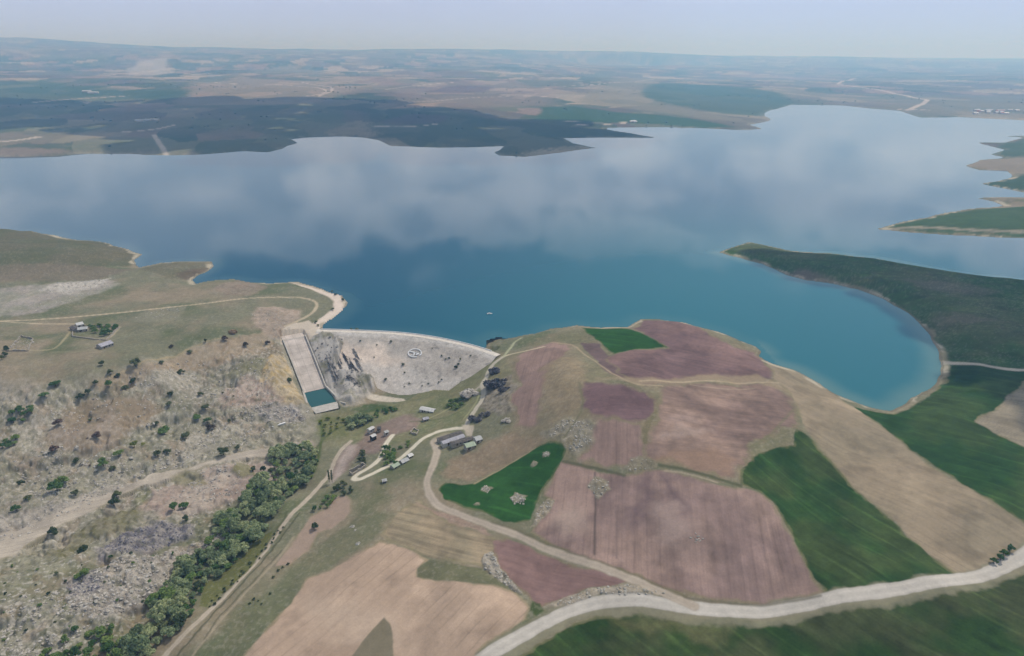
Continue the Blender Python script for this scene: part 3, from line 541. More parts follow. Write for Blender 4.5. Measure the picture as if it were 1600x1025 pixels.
ang = math.radians(-68); ca, sa = math.cos(ang), math.sin(ang)
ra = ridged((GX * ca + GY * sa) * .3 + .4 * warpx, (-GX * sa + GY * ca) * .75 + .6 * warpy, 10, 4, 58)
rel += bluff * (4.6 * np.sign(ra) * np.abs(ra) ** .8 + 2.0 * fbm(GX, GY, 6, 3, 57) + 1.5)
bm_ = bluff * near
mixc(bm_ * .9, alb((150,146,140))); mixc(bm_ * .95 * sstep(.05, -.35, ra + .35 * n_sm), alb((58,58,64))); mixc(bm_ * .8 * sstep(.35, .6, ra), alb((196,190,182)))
mixc(bm_ * .6 * sstep(.15, .45, fbm(GX, GY, 14, 3, 59)), alb((112,112,84)))
shoremask = sstep(0, 12, SD)
spx = at([(443,530),(477,529),(509,607),(524,627),(515,642),(490,656),(480,632),(475,613)])[:, :2]
GZ = GZ + rel * np.where(SD > 0, shoremask, 0)
# rocky tint follows the relief
mixc(rock * near * .5 * sstep(.1, .6, ridged(GX, GY, 7, 3, 62)), alb((184,176,164)))
mixc(rock * near * .45 * sstep(.25, .6, fbm(GX, GY, 6, 3, 63)), alb((92,96,68)))
# the dam stands in a hollow of the ground
_dx, _dy = DAM[:, 0], DAM[:, 1]; dseg = np.full(NV, 1e9); tpos = np.zeros(NV); spos = np.zeros(NV)
nearD = np.nonzero((GX > DAM[:, 0].min() - 10) & (GX < DAM[:, 0].max() + 10) & (GY > DAM[:, 1].min() - 90) & (GY < DAM[:, 1].max() + 15))[0]
Lc = np.concatenate([[0], np.cumsum(np.hypot(np.diff(_dx), np.diff(_dy)))])
xq, yq = GX[nearD], GY[nearD]; best = np.full(len(nearD), 1e9); tq = np.zeros(len(nearD)); sq = np.zeros(len(nearD))
for i in range(len(DAM) - 1):
    vx, vy = _dx[i + 1] - _dx[i], _dy[i + 1] - _dy[i]; L2 = math.hypot(vx, vy); a = ((xq - _dx[i]) * vx + (yq - _dy[i]) * vy) / L2 ** 2; ac = np.clip(a, 0, 1)
    dd = np.hypot(xq - _dx[i] - ac * vx, yq - _dy[i] - ac * vy); sg = ((xq - _dx[i]) * vy - (yq - _dy[i]) * vx) / L2
    mk = dd < best; best = np.where(mk, dd, best); tq = np.where(mk, np.sign(sg) * dd, tq); sq = np.where(mk, (Lc[i] + ac * L2) / Lc[-1], sq)
zd = np.where(tq < 3, -4, np.where(tq < 9, 1.0, 2.5 - (tq - 9) / 1.95 - 1.0))
inD = (tq > -12) & (tq < 55) & (sq > .16) & (sq < .93)
GZ[nearD] = np.where(inD, np.minimum(GZ[nearD], zd), GZ[nearD])
# cut the ground down under the spillway
T0 = (SPW_TL + SPW_TR) / 2; B0 = (SPW_BL + SPW_BR) / 2; AX = B0 - T0; LEN = float(np.hypot(*AX)); AX = AX / LEN; NX = np.array([-AX[1], AX[0]])
HALFT = float(np.hypot(*(SPW_TR - SPW_TL))) / 2; HALFB = float(np.hypot(*(SPW_BR - SPW_BL))) / 2
BAS = float((at_z([(505,633)], -25.0)[0] - B0) @ AX)
def chute_z(s):                     # floor height along the axis
    s = np.asarray(s, float); a = np.clip(s / LEN, 0, 1)
    return np.where(s < 0, 0.4, 0.4 - 25.4 * (a ** 1.1))
SIDE = 1.0 if NX[0] > 0 else -1.0      # +1 when NX points to the dam side
S_ = (GX - T0[0]) * AX[0] + (GY - T0[1]) * AX[1]; Q_ = (GX - T0[0]) * NX[0] + (GY - T0[1]) * NX[1]
hw_ = HALFT + (HALFB - HALFT) * np.clip(S_ / LEN, 0, 1.2)
inC = (S_ > -14) & (S_ < LEN + BAS + 10) & (np.abs(Q_) < hw_ + 1.6)
lim = np.where(S_ < 0, -0.3, np.where(S_ < LEN, chute_z(S_) - 1.0, -29.0))
GZ = np.where(inC, np.minimum(GZ, lim), GZ)
side = (S_ > -4) & (S_ < LEN + BAS) & (np.abs(Q_) >= hw_ + 1.6) & (np.abs(Q_) < hw_ + 9)
k = np.clip((np.abs(Q_) - hw_ - 1.6) / 7.4, 0, 1)
GZ = np.where(side, np.where(S_ < LEN, np.clip(GZ, np.where(S_ < LEN, chute_z(S_), -25) + 0.6, 99) * (1 - k) * 0 + np.maximum(GZ, (chute_z(S_) + 0.4) * (1 - k) + GZ * k), GZ), GZ)
wd_ = np.abs(Q_) - hw_ - 1.0
bes = (S_ > -2) & (S_ < LEN + BAS + 4) & (wd_ > 0) & (wd_ < 30)
GZ = np.where(bes, np.minimum(GZ, chute_z(S_) + 1.2 + np.where(Q_ * SIDE > 0, .42, .9) * np.maximum(wd_ - 2, 0) + .5 * fbm(GX, GY, 5, 2, 66)), GZ)
# keep roads smooth is handled by rock = 0 along them

# ------------------------------------------------------------------ materials
def newmat(name, base=None, rough_=0.95, spec=0.15):
    m = bpy.data.materials.new(name); m.use_nodes = True; b = m.node_tree.nodes['Principled BSDF']
    b.inputs['Roughness'].default_value = rough_; b.inputs['Specular IOR Level'].default_value = spec
    if base is not None: b.inputs['Base Color'].default_value = (*base, 1)
    return m, m.node_tree, b
def noisy(name, c1, c2, scale, rough_=0.9, spec=0.2, bump=0.0, rand=0.0, detail=4):
    m, t, b = newmat(name, None, rough_, spec)
    tc = N('ShaderNodeTexCoord', t); n = N('ShaderNodeTexNoise', t); n.inputs['Scale'].default_value = scale; n.inputs['Detail'].default_value = detail
    t.links.new(tc.outputs['Object'], n.inputs['Vector'])
    r = N('ShaderNodeValToRGB', t); r.color_ramp.elements[0].position = .32; r.color_ramp.elements[1].position = .68
    r.color_ramp.elements[0].color = (*c1, 1); r.color_ramp.elements[1].color = (*c2, 1); t.links.new(n.outputs['Fac'], r.inputs[0])
    src = r.outputs[0]
    if rand:
        oi = N('ShaderNodeObjectInfo', t); mr = N('ShaderNodeMapRange', t); t.links.new(oi.outputs['Random'], mr.inputs['Value'])
        mr.inputs['To Min'].default_value = 1 - rand; mr.inputs['To Max'].default_value = 1 + rand
        h = N('ShaderNodeHueSaturation', t); t.links.new(mr.outputs[0], h.inputs['Value']); t.links.new(src, h.inputs['Color'])
        mh = N('ShaderNodeMapRange', t); t.links.new(oi.outputs['Random'], mh.inputs['Value']); mh.inputs['To Min'].default_value = .53; mh.inputs['To Max'].default_value = .47
        t.links.new(mh.outputs[0], h.inputs['Hue']); src = h.outputs[0]
    t.links.new(src, b.inputs['Base Color'])
    if bump:
        bp = N('ShaderNodeBump', t); bp.inputs['Strength'].default_value = bump; t.links.new(n.outputs['Fac'], bp.inputs['Height']); t.links.new(bp.outputs[0], b.inputs['Normal'])
    return m
def vcol_mat(name, lo=0.8, hi=1.22, bump=0.6):
    m, t, b = newmat(name, None, 1.0, 0.05)
    a = N('ShaderNodeAttribute', t); a.attribute_name = 'Col'; g = N('ShaderNodeAttribute', t); g.attribute_name = 'grain'
    geo = N('ShaderNodeNewGeometry', t)
    fac = None
    for sc_, wt in ((0.9, .4), (0.22, .34), (0.05, .26)):
        n = N('ShaderNodeTexNoise', t); n.inputs['Scale'].default_value = sc_; n.inputs['Detail'].default_value = 5; n.inputs['Roughness'].default_value = .62
        t.links.new(geo.outputs['Position'], n.inputs['Vector'])
        mm = N('ShaderNodeMath', t, operation='MULTIPLY_ADD'); t.links.new(n.outputs['Fac'], mm.inputs[0]); mm.inputs[1].default_value = wt
        if fac is None: mm.inputs[2].default_value = 0
        else: t.links.new(fac, mm.inputs[2])
        fac = mm.outputs[0]
    mr = N('ShaderNodeMapRange', t); t.links.new(fac, mr.inputs['Value']); mr.inputs['From Min'].default_value = .36; mr.inputs['From Max'].default_value = .64
    mr.inputs['To Min'].default_value = -1.0; mr.inputs['To Max'].default_value = 1.0
    am = N('ShaderNodeMath', t, operation='MULTIPLY_ADD'); t.links.new(mr.outputs[0], am.inputs[0]); t.links.new(g.outputs['Fac'], am.inputs[1]); am.inputs[2].default_value = 1.0
    vm = N('ShaderNodeVectorMath', t, operation='SCALE'); t.links.new(a.outputs['Color'], vm.inputs[0]); t.links.new(am.outputs[0], vm.inputs['Scale'])
    t.links.new(vm.outputs[0], b.inputs['Base Color'])
    bp = N('ShaderNodeBump', t); bp.inputs['Strength'].default_value = bump; bp.inputs['Distance'].default_value = .5
    hm = N('ShaderNodeMath', t, operation='MULTIPLY'); t.links.new(fac, hm.inputs[0]); t.links.new(g.outputs['Fac'], hm.inputs[1])
    t.links.new(hm.outputs[0], bp.inputs['Height']); t.links.new(bp.outputs[0], b.inputs['Normal'])
    return m
MGROUND = vcol_mat('ground_soil_and_grass')
def mesh_np(name, V, Fq, mat, smooth=True, cols=None, grain=None, parent=None, tri=False):
    me = bpy.data.meshes.new(name); n = len(V); k = 3 if tri else 4
    me.vertices.add(n); me.vertices.foreach_set('co', np.asarray(V, np.float32).ravel())
    nf = len(Fq); me.loops.add(nf * k); me.loops.foreach_set('vertex_index', np.asarray(Fq, np.int32).ravel())
    me.polygons.add(nf); me.polygons.foreach_set('loop_start', np.arange(0, nf * k, k, dtype=np.int32))
    try: me.polygons.foreach_set('loop_total', np.full(nf, k, np.int32))
    except Exception: pass
    me.polygons.foreach_set('use_smooth', np.full(nf, smooth, bool))
    me.update(calc_edges=True)
    if cols is not None:
        at_ = me.attributes.new('Col', 'FLOAT_COLOR', 'POINT'); at_.data.foreach_set('color', np.concatenate([cols, np.ones((n, 1))], 1).astype(np.float32).ravel())
    if grain is not None:
        g_ = me.attributes.new('grain', 'FLOAT', 'POINT'); g_.data.foreach_set('value', np.asarray(grain, np.float32))
    me.materials.append(mat)
    o = bpy.data.objects.new(name, me); COL.objects.link(o)
    if parent: o.parent = parent
    return o

# ------------------------------------------------------------------ terrain objects
ii = np.arange(NR * NC).reshape(NR, NC)
FQ = np.stack([ii[:-1, :-1], ii[:-1, 1:], ii[1:, 1:], ii[1:, :-1]], -1).reshape(-1, 4)
fr = region[FQ[:, 0]].copy(); fr = np.where(region[FQ].max(1) == region[FQ].min(1), fr, np.where(region[FQ[:, 1]] == region[FQ[:, 2]], region[FQ[:, 1]], fr))
fy = GY[FQ].mean(1)
V3 = np.stack([GX, GY, GZ], 1)
grain = np.clip(0.10 + 0.26 * rough + 0.25 * rock, 0, .5)
colr = np.clip(colr, 0.004, 0.85)
def sub(name, sel, label, cat):
    f = FQ[sel]
    if len(f) == 0: return None
    u, inv = np.unique(f, return_inverse=True)
    o = mesh_np(name, V3[u], inv.reshape(-1, 4), MGROUND, True, colr[u], grain[u])
    return tag(o, label, cat, kind='structure')
sub('ground', (fr == 0) & (fy < 7000), 'dry grass and stony ground around the reservoir', 'ground')
sub('hills', (fr == 0) & (fy >= 7000), 'hazy blue hills along the horizon', 'hills')
for i, (nm, lb) in enumerate(REG):
    if i: sub(nm, fr == i, lb, nm.replace('_', ' '))

# ------------------------------------------------------------------ lake
mw, t, b = newmat('lake_water', None, 0.03, 0.5)
b.inputs['IOR'].default_value = 1.33
a = N('ShaderNodeAttribute', t); a.attribute_name = 'Col'; t.links.new(a.outputs['Color'], b.inputs['Base Color'])
geo = N('ShaderNodeNewGeometry', t); n1 = N('ShaderNodeTexNoise', t); n1.inputs['Scale'].default_value = .25; n1.inputs['Detail'].default_value = 3
t.links.new(geo.outputs['Position'], n1.inputs['Vector'])
n2 = N('ShaderNodeTexNoise', t); n2.inputs['Scale'].default_value = .006; n2.inputs['Detail'].default_value = 3; t.links.new(geo.outputs['Position'], n2.inputs['Vector'])
bs = N('ShaderNodeMapRange', t); t.links.new(n2.outputs['Fac'], bs.inputs['Value']); bs.inputs['From Min'].default_value = .4; bs.inputs['From Max'].default_value = .65; bs.inputs['To Min'].default_value = .01; bs.inputs['To Max'].default_value = .05
n3 = N('ShaderNodeTexNoise', t); n3.inputs['Scale'].default_value = .0028; n3.inputs['Detail'].default_value = 6; n3.inputs['Distortion'].default_value = .8; t.links.new(geo.outputs['Position'], n3.inputs['Vector'])
rg_ = N('ShaderNodeMapRange', t); t.links.new(n3.outputs['Fac'], rg_.inputs['Value']); rg_.inputs['From Min'].default_value = .42; rg_.inputs['From Max'].default_value = .62; rg_.inputs['To Min'].default_value = .015; rg_.inputs['To Max'].default_value = .07; t.links.new(rg_.outputs[0], b.inputs['Roughness'])
bp = N('ShaderNodeBump', t); bp.inputs['Distance'].default_value = 1.0; t.links.new(bs.outputs[0], bp.inputs['Strength']); t.links.new(n1.outputs['Fac'], bp.inputs['Height']); t.links.new(bp.outputs[0], b.inputs['Normal'])
lr = np.arange(0, NR, 2); lc = np.arange(0, NC, 2)
LX = XX[np.ix_(lr, lc)]; LY = YY[np.ix_(lr, lc)]; LS = SD.reshape(NR, NC)[np.ix_(lr, lc)]
li = np.arange(LX.size).reshape(LX.shape)
lf = np.stack([li[:-1, :-1], li[:-1, 1:], li[1:, 1:], li[1:, :-1]], -1).reshape(-1, 4)
lsf = LS.ravel(); tol = 1.5
lf = lf[(lsf[lf].min(1) < tol)]
u, inv = np.unique(lf, return_inverse=True)
lx, ly, ls = LX.ravel()[u], LY.ravel()[u], lsf[u]
deep, mid_, shal = np.array([.0,.050,.086]), np.array([.020,.125,.150]), np.array([.12,.21,.19])
bay = sstep(560, 120, np.hypot(lx - at_z([(1330,560)], 0)[0, 0], (ly - at_z([(1330,560)], 0)[0, 1]) * .7)) + .5 * sstep(200, 1500, lx)
kk = np.clip(bay, 0, 1)[:, None]
wc = deep * (1 - kk) + mid_ * kk
sh = (sstep(-22, -2, ls) * .6)[:, None] * np.where((lx > 230) & (ly < 900), 1, .3)[:, None]
wc = wc * (1 - sh) + shal * sh
lake = mesh_np('lake', np.stack([lx, ly, np.zeros(len(lx))], 1), inv.reshape(-1, 4), mw, True, wc)
tag(lake, 'teal blue reservoir reflecting broken cloud', 'lake', kind='structure')
#@@PART2
# ------------------------------------------------------------------ dam
def interp_line(P, n):
    L = np.concatenate([[0], np.cumsum(np.hypot(*np.diff(P, axis=0).T))]); s = np.linspace(0, L[-1], n)
    return np.stack([np.interp(s, L, P[:, 0]), np.interp(s, L, P[:, 1])], 1), s
NS = 150
DL, DS = interp_line(DAM, NS)
for _ in range(6): DL[1:-1] = (DL[:-2] + 2 * DL[1:-1] + DL[2:]) / 4
TG = np.gradient(DL, axis=0); TG /= np.hypot(TG[:, 0], TG[:, 1])[:, None]
DN = np.stack([TG[:, 1], -TG[:, 0]], 1)                       # downstream side
CREST, SLOPE = 2.5, 1.95
def dam_z(t): return np.where(t < 0, 0.3 + t * .5, np.where(t < 3, 0.3 + 2.2 * t / 3, np.where(t < 9, CREST, CREST - (t - 9) / SLOPE)))
def dam_strip(name, ts, mat, parent, lift=0.0, s0=0, s1=NS, colf=None, bumpy=0.0):
    ts = np.asarray(ts, float); X = DL[s0:s1, None, :] + DN[s0:s1, None, :] * ts[None, :, None]
    Z = dam_z(ts)[None, :] + lift + 0 * X[..., 0]
    if bumpy: Z = Z + bumpy * fbm(X[..., 0].ravel(), X[..., 1].ravel(), 5, 3, 71).reshape(Z.shape)
    V = np.concatenate([X, Z[..., None]], -1).reshape(-1, 3); n, m = X.shape[:2]
    i = np.arange(n * m).reshape(n, m); f = np.stack([i[:-1, :-1], i[:-1, 1:], i[1:, 1:], i[1:, :-1]], -1).reshape(-1, 4)[:, ::-1]
    c = g = None
    if colf is not None:
        s = np.repeat(DS[s0:s1] / DS[-1], m); t = np.tile(ts, n); c = colf(s, t, V[:, 0], V[:, 1]); g = np.full(len(V), .34)
    return mesh_np(name, V, f, mat, True, c, g, parent)
dam = empty('dam', (DL[NS // 2, 0], DL[NS // 2, 1], 0))
tag(dam, 'grey rockfill dam with a pale crest and a white round emblem', 'dam')
def parent_keep(o, p):
    o.parent = p; o.location = -p.location if p.rotation_euler[2] == 0 else o.location
MDAM = vcol_mat('rockfill', bump=.9)
def facecol(s, t, x, y):
    n1 = fbm(x, y, 22, 4, 81); n2 = fbm(x, y, 6, 3, 82); n3 = fbm(x, y, 3, 2, 83)
    c = np.repeat(alb((186,178,168))[None], len(s), 0) * (1 + .09 * n2 + .10 * n1)[:, None]
    tanm = sstep(-.1, .12, (t - (22 + 14 * sstep(.36, .5, s))) / 60 + .10 * n1) * sstep(.62, .5, s + .05 * n1)
    c = c * (1 - tanm[:, None]) + alb((222,206,190)) * tanm[:, None] * (1 + .08 * n2)[:, None]
    low = sstep(36, 46, t + 5 * n1); c = c * (1 - low[:, None] * .8) + alb((204,197,188)) * low[:, None] * .8
    top = sstep(15, 11, t + 2 * n1); c = c * (1 - top[:, None] * .8) + alb((212,206,198)) * top[:, None] * .8
    dk = sstep(.35, .6, n2 + .5 * n3) * sstep(.45, .6, s) * .38; c = c * (1 - dk[:, None]) + alb((88,88,84)) * dk[:, None]
    return np.clip(c, .01, .9)
Mcon = noisy('pale_concrete', alb((205,196,184)), alb((222,214,204)), .25, .9, .2)
def chute_mat():
    m = noisy('chute_concrete', alb((182,172,162)), alb((222,210,200)), .11, .9, .2, 0, 0, 8); t = m.node_tree; b = t.nodes['Principled BSDF']; src = b.inputs['Base Color'].links[0].from_socket
    tc = N('ShaderNodeTexCoord', t); mp = N('ShaderNodeMapping', t); mp.inputs['Rotation'].default_value = (0, 0, -math.atan2(AX[1], AX[0])); t.links.new(tc.outputs['Object'], mp.inputs[0])
    br = N('ShaderNodeTexBrick', t); t.links.new(mp.outputs[0], br.inputs['Vector']); br.offset = 0; br.inputs['Scale'].default_value = 1; br.inputs['Brick Width'].default_value = 9; br.inputs['Row Height'].default_value = 7; br.inputs['Mortar Size'].default_value = .16; br.inputs['Mortar Smooth'].default_value = .3
    br.inputs['Mortar'].default_value = (.62, .62, .62, 1); br.inputs['Color1'].default_value = (1, 1, 1, 1); br.inputs['Color2'].default_value = (.92, .92, .92, 1)
    mx = N('ShaderNodeMix', t, data_type='RGBA', blend_type='MULTIPLY'); mx.inputs[0].default_value = 1; t.links.new(src, mx.inputs[6]); t.links.new(br.outputs['Color'], mx.inputs[7]); t.links.new(mx.outputs[2], b.inputs['Base Color']); return m
Mwall = noisy('grey_concrete', alb((176,172,164)), alb((200,195,186)), .4, .9, .2)
Mgrav = noisy('crest_gravel', alb((206,198,186)), alb((226,218,206)), .3, .95, .1)
Mrip = noisy('riprap', alb((160,154,146)), alb((206,200,190)), .8, .95, .1, .5)
Mwhite = noisy('white_paint', alb((226,226,226)), alb((242,242,240)), 1.0, .8, .2)
for o in (dam_strip('upstream_face', [-9, -6, -3, 0, 1.5, 3.0], Mrip, None, bumpy=.25), dam_strip('crest_road', [3.0, 5, 7, 9.0], Mgrav, None),
          dam_strip('downstream_face', np.concatenate([[9.0], np.linspace(9.6, 78, 74)]), MDAM, None, colf=facecol, bumpy=.35)):
    parent_keep(o, dam)
def box_np(cx, cy, z0, z1, tx, ty, hl, hw):
    """vertices of an upright box along direction (tx,ty)"""
    nx, ny = -ty, tx; V = []
    for z in (z0, z1):
        for a, b in ((-1, -1), (1, -1), (1, 1), (-1, 1)): V.append((cx + tx * hl * a + nx * hw * b, cy + ty * hl * a + ny * hw * b, z))
    return V
BOXF = [(0, 3, 2, 1), (4, 5, 6, 7), (0, 1, 5, 4), (1, 2, 6, 5), (2, 3, 7, 6), (3, 0, 4, 7)]
class MB:
    def __init__(s): s.V = []; s.F = []
    def add(s, V, Fs):
        k = len(s.V); s.V += [tuple(map(float, v)) for v in V]; s.F += [tuple(i + k for i in f) for f in Fs]; return s
    def box(s, c, h, rz=0.0, tilt=None):
        cx, cy, cz = c; hx, hy, hz_ = h; ca, sa = math.cos(rz), math.sin(rz); V = []
        for z in (-hz_, hz_):
            for a, b in ((-1, -1), (1, -1), (1, 1), (-1, 1)): V.append((cx + a * hx * ca - b * hy * sa, cy + a * hx * sa + b * hy * ca, cz + z))
        return s.add(V, BOXF)
    def build(s, name, mat, parent=None, smooth=False, loc=None):
        me = bpy.data.meshes.new(name); me.from_pydata(s.V, [], s.F); me.materials.append(mat); me.update()
        if smooth:
            for p in me.polygons: p.use_smooth = True
        o = bpy.data.objects.new(name, me); COL.objects.link(o)
        if parent: o.parent = parent
        if loc is not None: o.location = loc
        return o
# low parapet along the lake side of the crest
m = MB()
for i in range(4, NS - 8, 2):
    p = DL[i] + DN[i] * 3.3; m.box((p[0] - dam.location.x, p[1] - dam.location.y, CREST + .3), (np.hypot(*(DL[i + 1] - DL[i])) * .98, .25, .45), math.atan2(TG[i, 1], TG[i, 0]))
m.build('parapet', Mwhite, dam)
# white emblem on the downstream face
def project(p):
    v = np.asarray(p, float) - np.array([0, 0, CAMZ]); f_ = np.array([0, cp, -sp]); u_ = np.array([0, sp, cp])
    dd = v @ f_; return np.array([800 + F * v[..., 0] / dd, 512.5 - F * (v @ u_) / dd]).T
tsq = np.linspace(9, 60, 103); X = DL[:, None, :] + DN[:, None, :] * tsq[None, :, None]; Z = dam_z(tsq)[None, :] + 0 * X[..., 0]
G3 = np.concatenate([X, Z[..., None]], -1); pp = project(G3.reshape(-1, 3)); k = int(np.argmin(np.hypot(pp[:, 0] - 648, pp[:, 1] - 551.5)))
si = k // len(tsq); ec = G3.reshape(-1, 3)[k]
e1 = np.array([TG[si, 0], TG[si, 1], 0]); e2 = -np.array([DN[si, 0] * SLOPE, DN[si, 1] * SLOPE, -1.0]); e2 /= np.linalg.norm(e2); e3 = np.cross(e1, e2)
em = MB()
def eq(a): return ec + e1 * a[0] + e2 * a[1] * .74
def prism(poly, th=0.55):
    n = len(poly); V = [eq(p) + e3 * 0.1 for p in poly] + [eq(p) + e3 * (0.3 + th) for p in poly]
    V = [v - np.array(dam.location) for v in V]
    em.add(V, [tuple(range(n, 2 * n)), tuple(reversed(range(n)))] + [(i, (i + 1) % n, n + (i + 1) % n, n + i) for i in range(n)])
R_ = 7.0
for i in range(40):
    a0, a1 = i / 40 * 2 * math.pi, (i + .97) / 40 * 2 * math.pi
    if -1.05 < (a0 + math.pi) % (2 * math.pi) - math.pi < -.62: continue
    ri = R_ * .83
    prism([(ri * math.cos(a0), ri * math.sin(a0)), (R_ * math.cos(a0), R_ * math.sin(a0)), (R_ * math.cos(a1), R_ * math.sin(a1)), (ri * math.cos(a1), ri * math.sin(a1))])
for poly in ([(-5.6, .5), (-5.6, 1.9), (-.6, 1.6), (-.6, .3)], [(-1.6, .5), (-.3, .9), (.9, -2.2), (.2, -4.6), (-1.2, -4.8), (-.5, -2.4)], [(.0, .2), (.6, 1.7), (2.0, 2.2), (1.8, .9)],
             [(1.4, -1.6), (3.1, 1.0), (4.4, .8), (4.2, -1.4), (2.6, -3.0)], [(-3.0, -4.9), (-2.2, -5.2), (-1.0, -3.8), (-2.0, -3.4)]):
    prism(poly)
em.build('emblem', Mwhite, dam)

# ------------------------------------------------------------------ spillway
spw = empty('spillway', (T0[0], T0[1], 0)); tag(spw, 'pale concrete spillway chute running down to a green stilling basin', 'spillway')
def spw_at(s, q): return T0 + AX * s + NX * q - np.array(spw.location[:2])
def hwid(s): return HALFT + (HALFB - HALFT) * np.clip(s / LEN, 0, 1.0)
def strip(name, ss, prof, mat, smooth=True):
    """prof(s) -> list of (q, z)"""
    V = []; m_ = None
    for s in ss:
        pr = prof(s); m_ = len(pr)
        for q, z in pr: xy = spw_at(s, q); V.append((xy[0], xy[1], z))
    i = np.arange(len(V)).reshape(len(ss), m_); f = np.stack([i[:-1, :-1], i[:-1, 1:], i[1:, 1:], i[1:, :-1]], -1).reshape(-1, 4)
    o = mesh_np(name, V, f, mat, smooth); o.parent = spw; return o
SS = np.concatenate([[-12, -6, -2], np.linspace(0, LEN, 30)])
CH = lambda s: float(chute_z(s))
strip('chute_floor', SS, lambda s: [(q * hwid(s), CH(s)) for q in np.linspace(-1, 1, 9)], chute_mat())
for sg in (-1, 1):
    def pr(s, sg=sg):
        h = hwid(s); z = CH(s); a, b = sg * (h - .1), sg * (h + .9)
        tp = z + (2.0 if s >= 0 else 1.2)
        return [(a, z - 2), (a, tp), (b, tp), (b, z - 3)]
    strip('side_wall', np.concatenate([np.linspace(-3, LEN, 34)]), pr, Mwall, False)
    def pb(s, sg=sg):
        h = HALFB + .9 + .10 * (s - LEN); a, b = sg * (h - .9), sg * (h + .6); tp = -23.0 if s < LEN + BAS * .75 else -24.3
        return [(a, -30), (a, tp), (b, tp), (b, -30)]
    strip('basin_wall', np.linspace(LEN, LEN + BAS, 8), pb, Mwall, False)
    wv = MB(); 
    a = spw_at(LEN + BAS, sg * (HALFB + 2.2)); b_ = spw_at(LEN + BAS + 7, sg * (HALFB + 7)); d_ = (b_ - a); L_ = float(np.hypot(*d_)); c_ = (a + b_) / 2
    wv.box((c_[0], c_[1], -26.2), (L_ / 2, .5, 2.0), math.atan2(d_[1], d_[0])); wv.build('wing_wall', Mwall, spw)
strip('weir_sill', [-1.2, -.6, 0.0], lambda s: [(q * (HALFT - .12), CH(s) + (.5 if s == -.6 else .05)) for q in np.linspace(-1, 1, 5)], Mwall)
strip('end_sill', [LEN + BAS - .8, LEN + BAS - .4, LEN + BAS + 1, LEN + BAS + 9], lambda s: [(q * (HALFB + 2.0 - .2 * (s - LEN - BAS)), {0: -29, 1: -24.9, 2: -25.1}.get(0 if s < LEN + BAS - .7 else 1 if s < LEN + BAS else 2 if s < LEN + BAS + 2 else 3, -26.4)) for q in np.linspace(-1, 1, 5)], Mwall)
mp_, t, b = newmat('basin_green_water', alb((44,92,92)), .08, .5)
w_ = strip('basin_pool', [LEN - 2.5, LEN + BAS - .3], lambda s: [(q * (HALFB + 1.3), -25.25) for q in (-1, 1)], mp_)
w_.parent = None; w_.location = spw.location; tag(w_, 'dark green water standing in the spillway basin', 'water', kind='structure')

# ------------------------------------------------------------------ buildings
def rotm(o, rz): o.rotation_euler = (0, 0, rz)
Mst = noisy('stone_wall', alb((150,142,130)), alb((190,182,168)), 1.2, .95, .1, .3)
Mplas = noisy('plaster_wall', alb((196,190,178)), alb((216,210,200)), .8, .9, .1)
Mdark = noisy('dark_opening', alb((40,38,36)), alb((52,50,48)), 2, .6, .3)
Mdoor = noisy('wood_door', alb((84,66,52)), alb((104,84,66)), 2, .8, .2)
ROOFS = {'white': noisy('white_sheet_roof', alb((186,186,184)), alb((214,214,212)), .6, .5, .3), 'grey': noisy('grey_sheet_roof', alb((150,150,160)), alb((186,184,192)), .5, .6, .3),
         'dark': noisy('tar_roof', alb((84,80,78)), alb((120,114,108)), .5, .9, .1), 'green': noisy('pale_green_roof', alb((150,166,146)), alb((178,192,168)), .5, .6, .3),
         'light': noisy('pale_grey_roof', alb((162,164,164)), alb((192,194,192)), .5, .6, .3), 'tile': noisy('tile_roof', alb((150,92,74)), alb((176,116,94)), .8, .9, .1)}
def house(name, label, cat, p1, p2, width, hwall, rise, roof, wall=None, nwin=3, group=None, small=False, z=None):
    A, B = at([p1, p2]); c = (A + B) / 2; d = B[:2] - A[:2]; L = float(np.hypot(*d)) / 2; rz = math.atan2(d[1], d[0])
    zs_ = [ground(*(c[:2] + np.array([math.cos(rz) * L * a - math.sin(rz) * width / 2 * b, math.sin(rz) * L * a + math.cos(rz) * width / 2 * b]))) for a in (-1, 1) for b in (-1, 1)]
    z0 = max(min(zs_), c[2] - .6)
    w = width / 2; root = empty(name, (c[0], c[1], z0), rz); tag(root, label, cat, group)
    wm = MB(); zt = hwall
    V = [(-L, -w, -1.5), (L, -w, -1.5), (L, w, -1.5), (-L, w, -1.5), (-L, -w, zt), (L, -w, zt), (L, w, zt), (-L, w, zt), (-L, 0, zt + rise), (L, 0, zt + rise)]
    wm.add(V, [(0, 1, 5, 4), (2, 3, 7, 6), (1, 2, 6, 9, 5), (3, 0, 4, 8, 7), (0, 3, 2, 1)])
    wm.build('wall', wall or Mst, root)
    rm = MB(); ov = .35; th = .16; sl_ = rise / w
    for sg in (-1, 1):
        y0, y1 = 0, sg * (w + ov); za, zb = zt + rise + .06, zt - ov * sl_ + .06
        Vr = [(-L - ov, y0, za), (L + ov, y0, za), (L + ov, y1, zb), (-L - ov, y1, zb)]; Vr += [(x, y, q + th) for x, y, q in Vr]
        rm.add(Vr, BOXF if sg < 0 else [tuple(reversed(f)) for f in BOXF])
    rm.build('roof', ROOFS[roof], root)
    if not small:
        dm = MB(); dm.box((-L * .55, -w - .02, 1.0), (.55, .05, 1.05)); dm.build('door', Mdoor, root)
        for i in range(nwin):
            x = -L * .25 + i * (L * 1.1) / max(1, nwin - 1 + 1e-6) if nwin > 1 else L * .3
            wn = MB(); wn.box((min(x, L * .85), -w - .02, hwall * .58), (.5, .05, .45)); wn.build('window', Mdark, root)
    return root
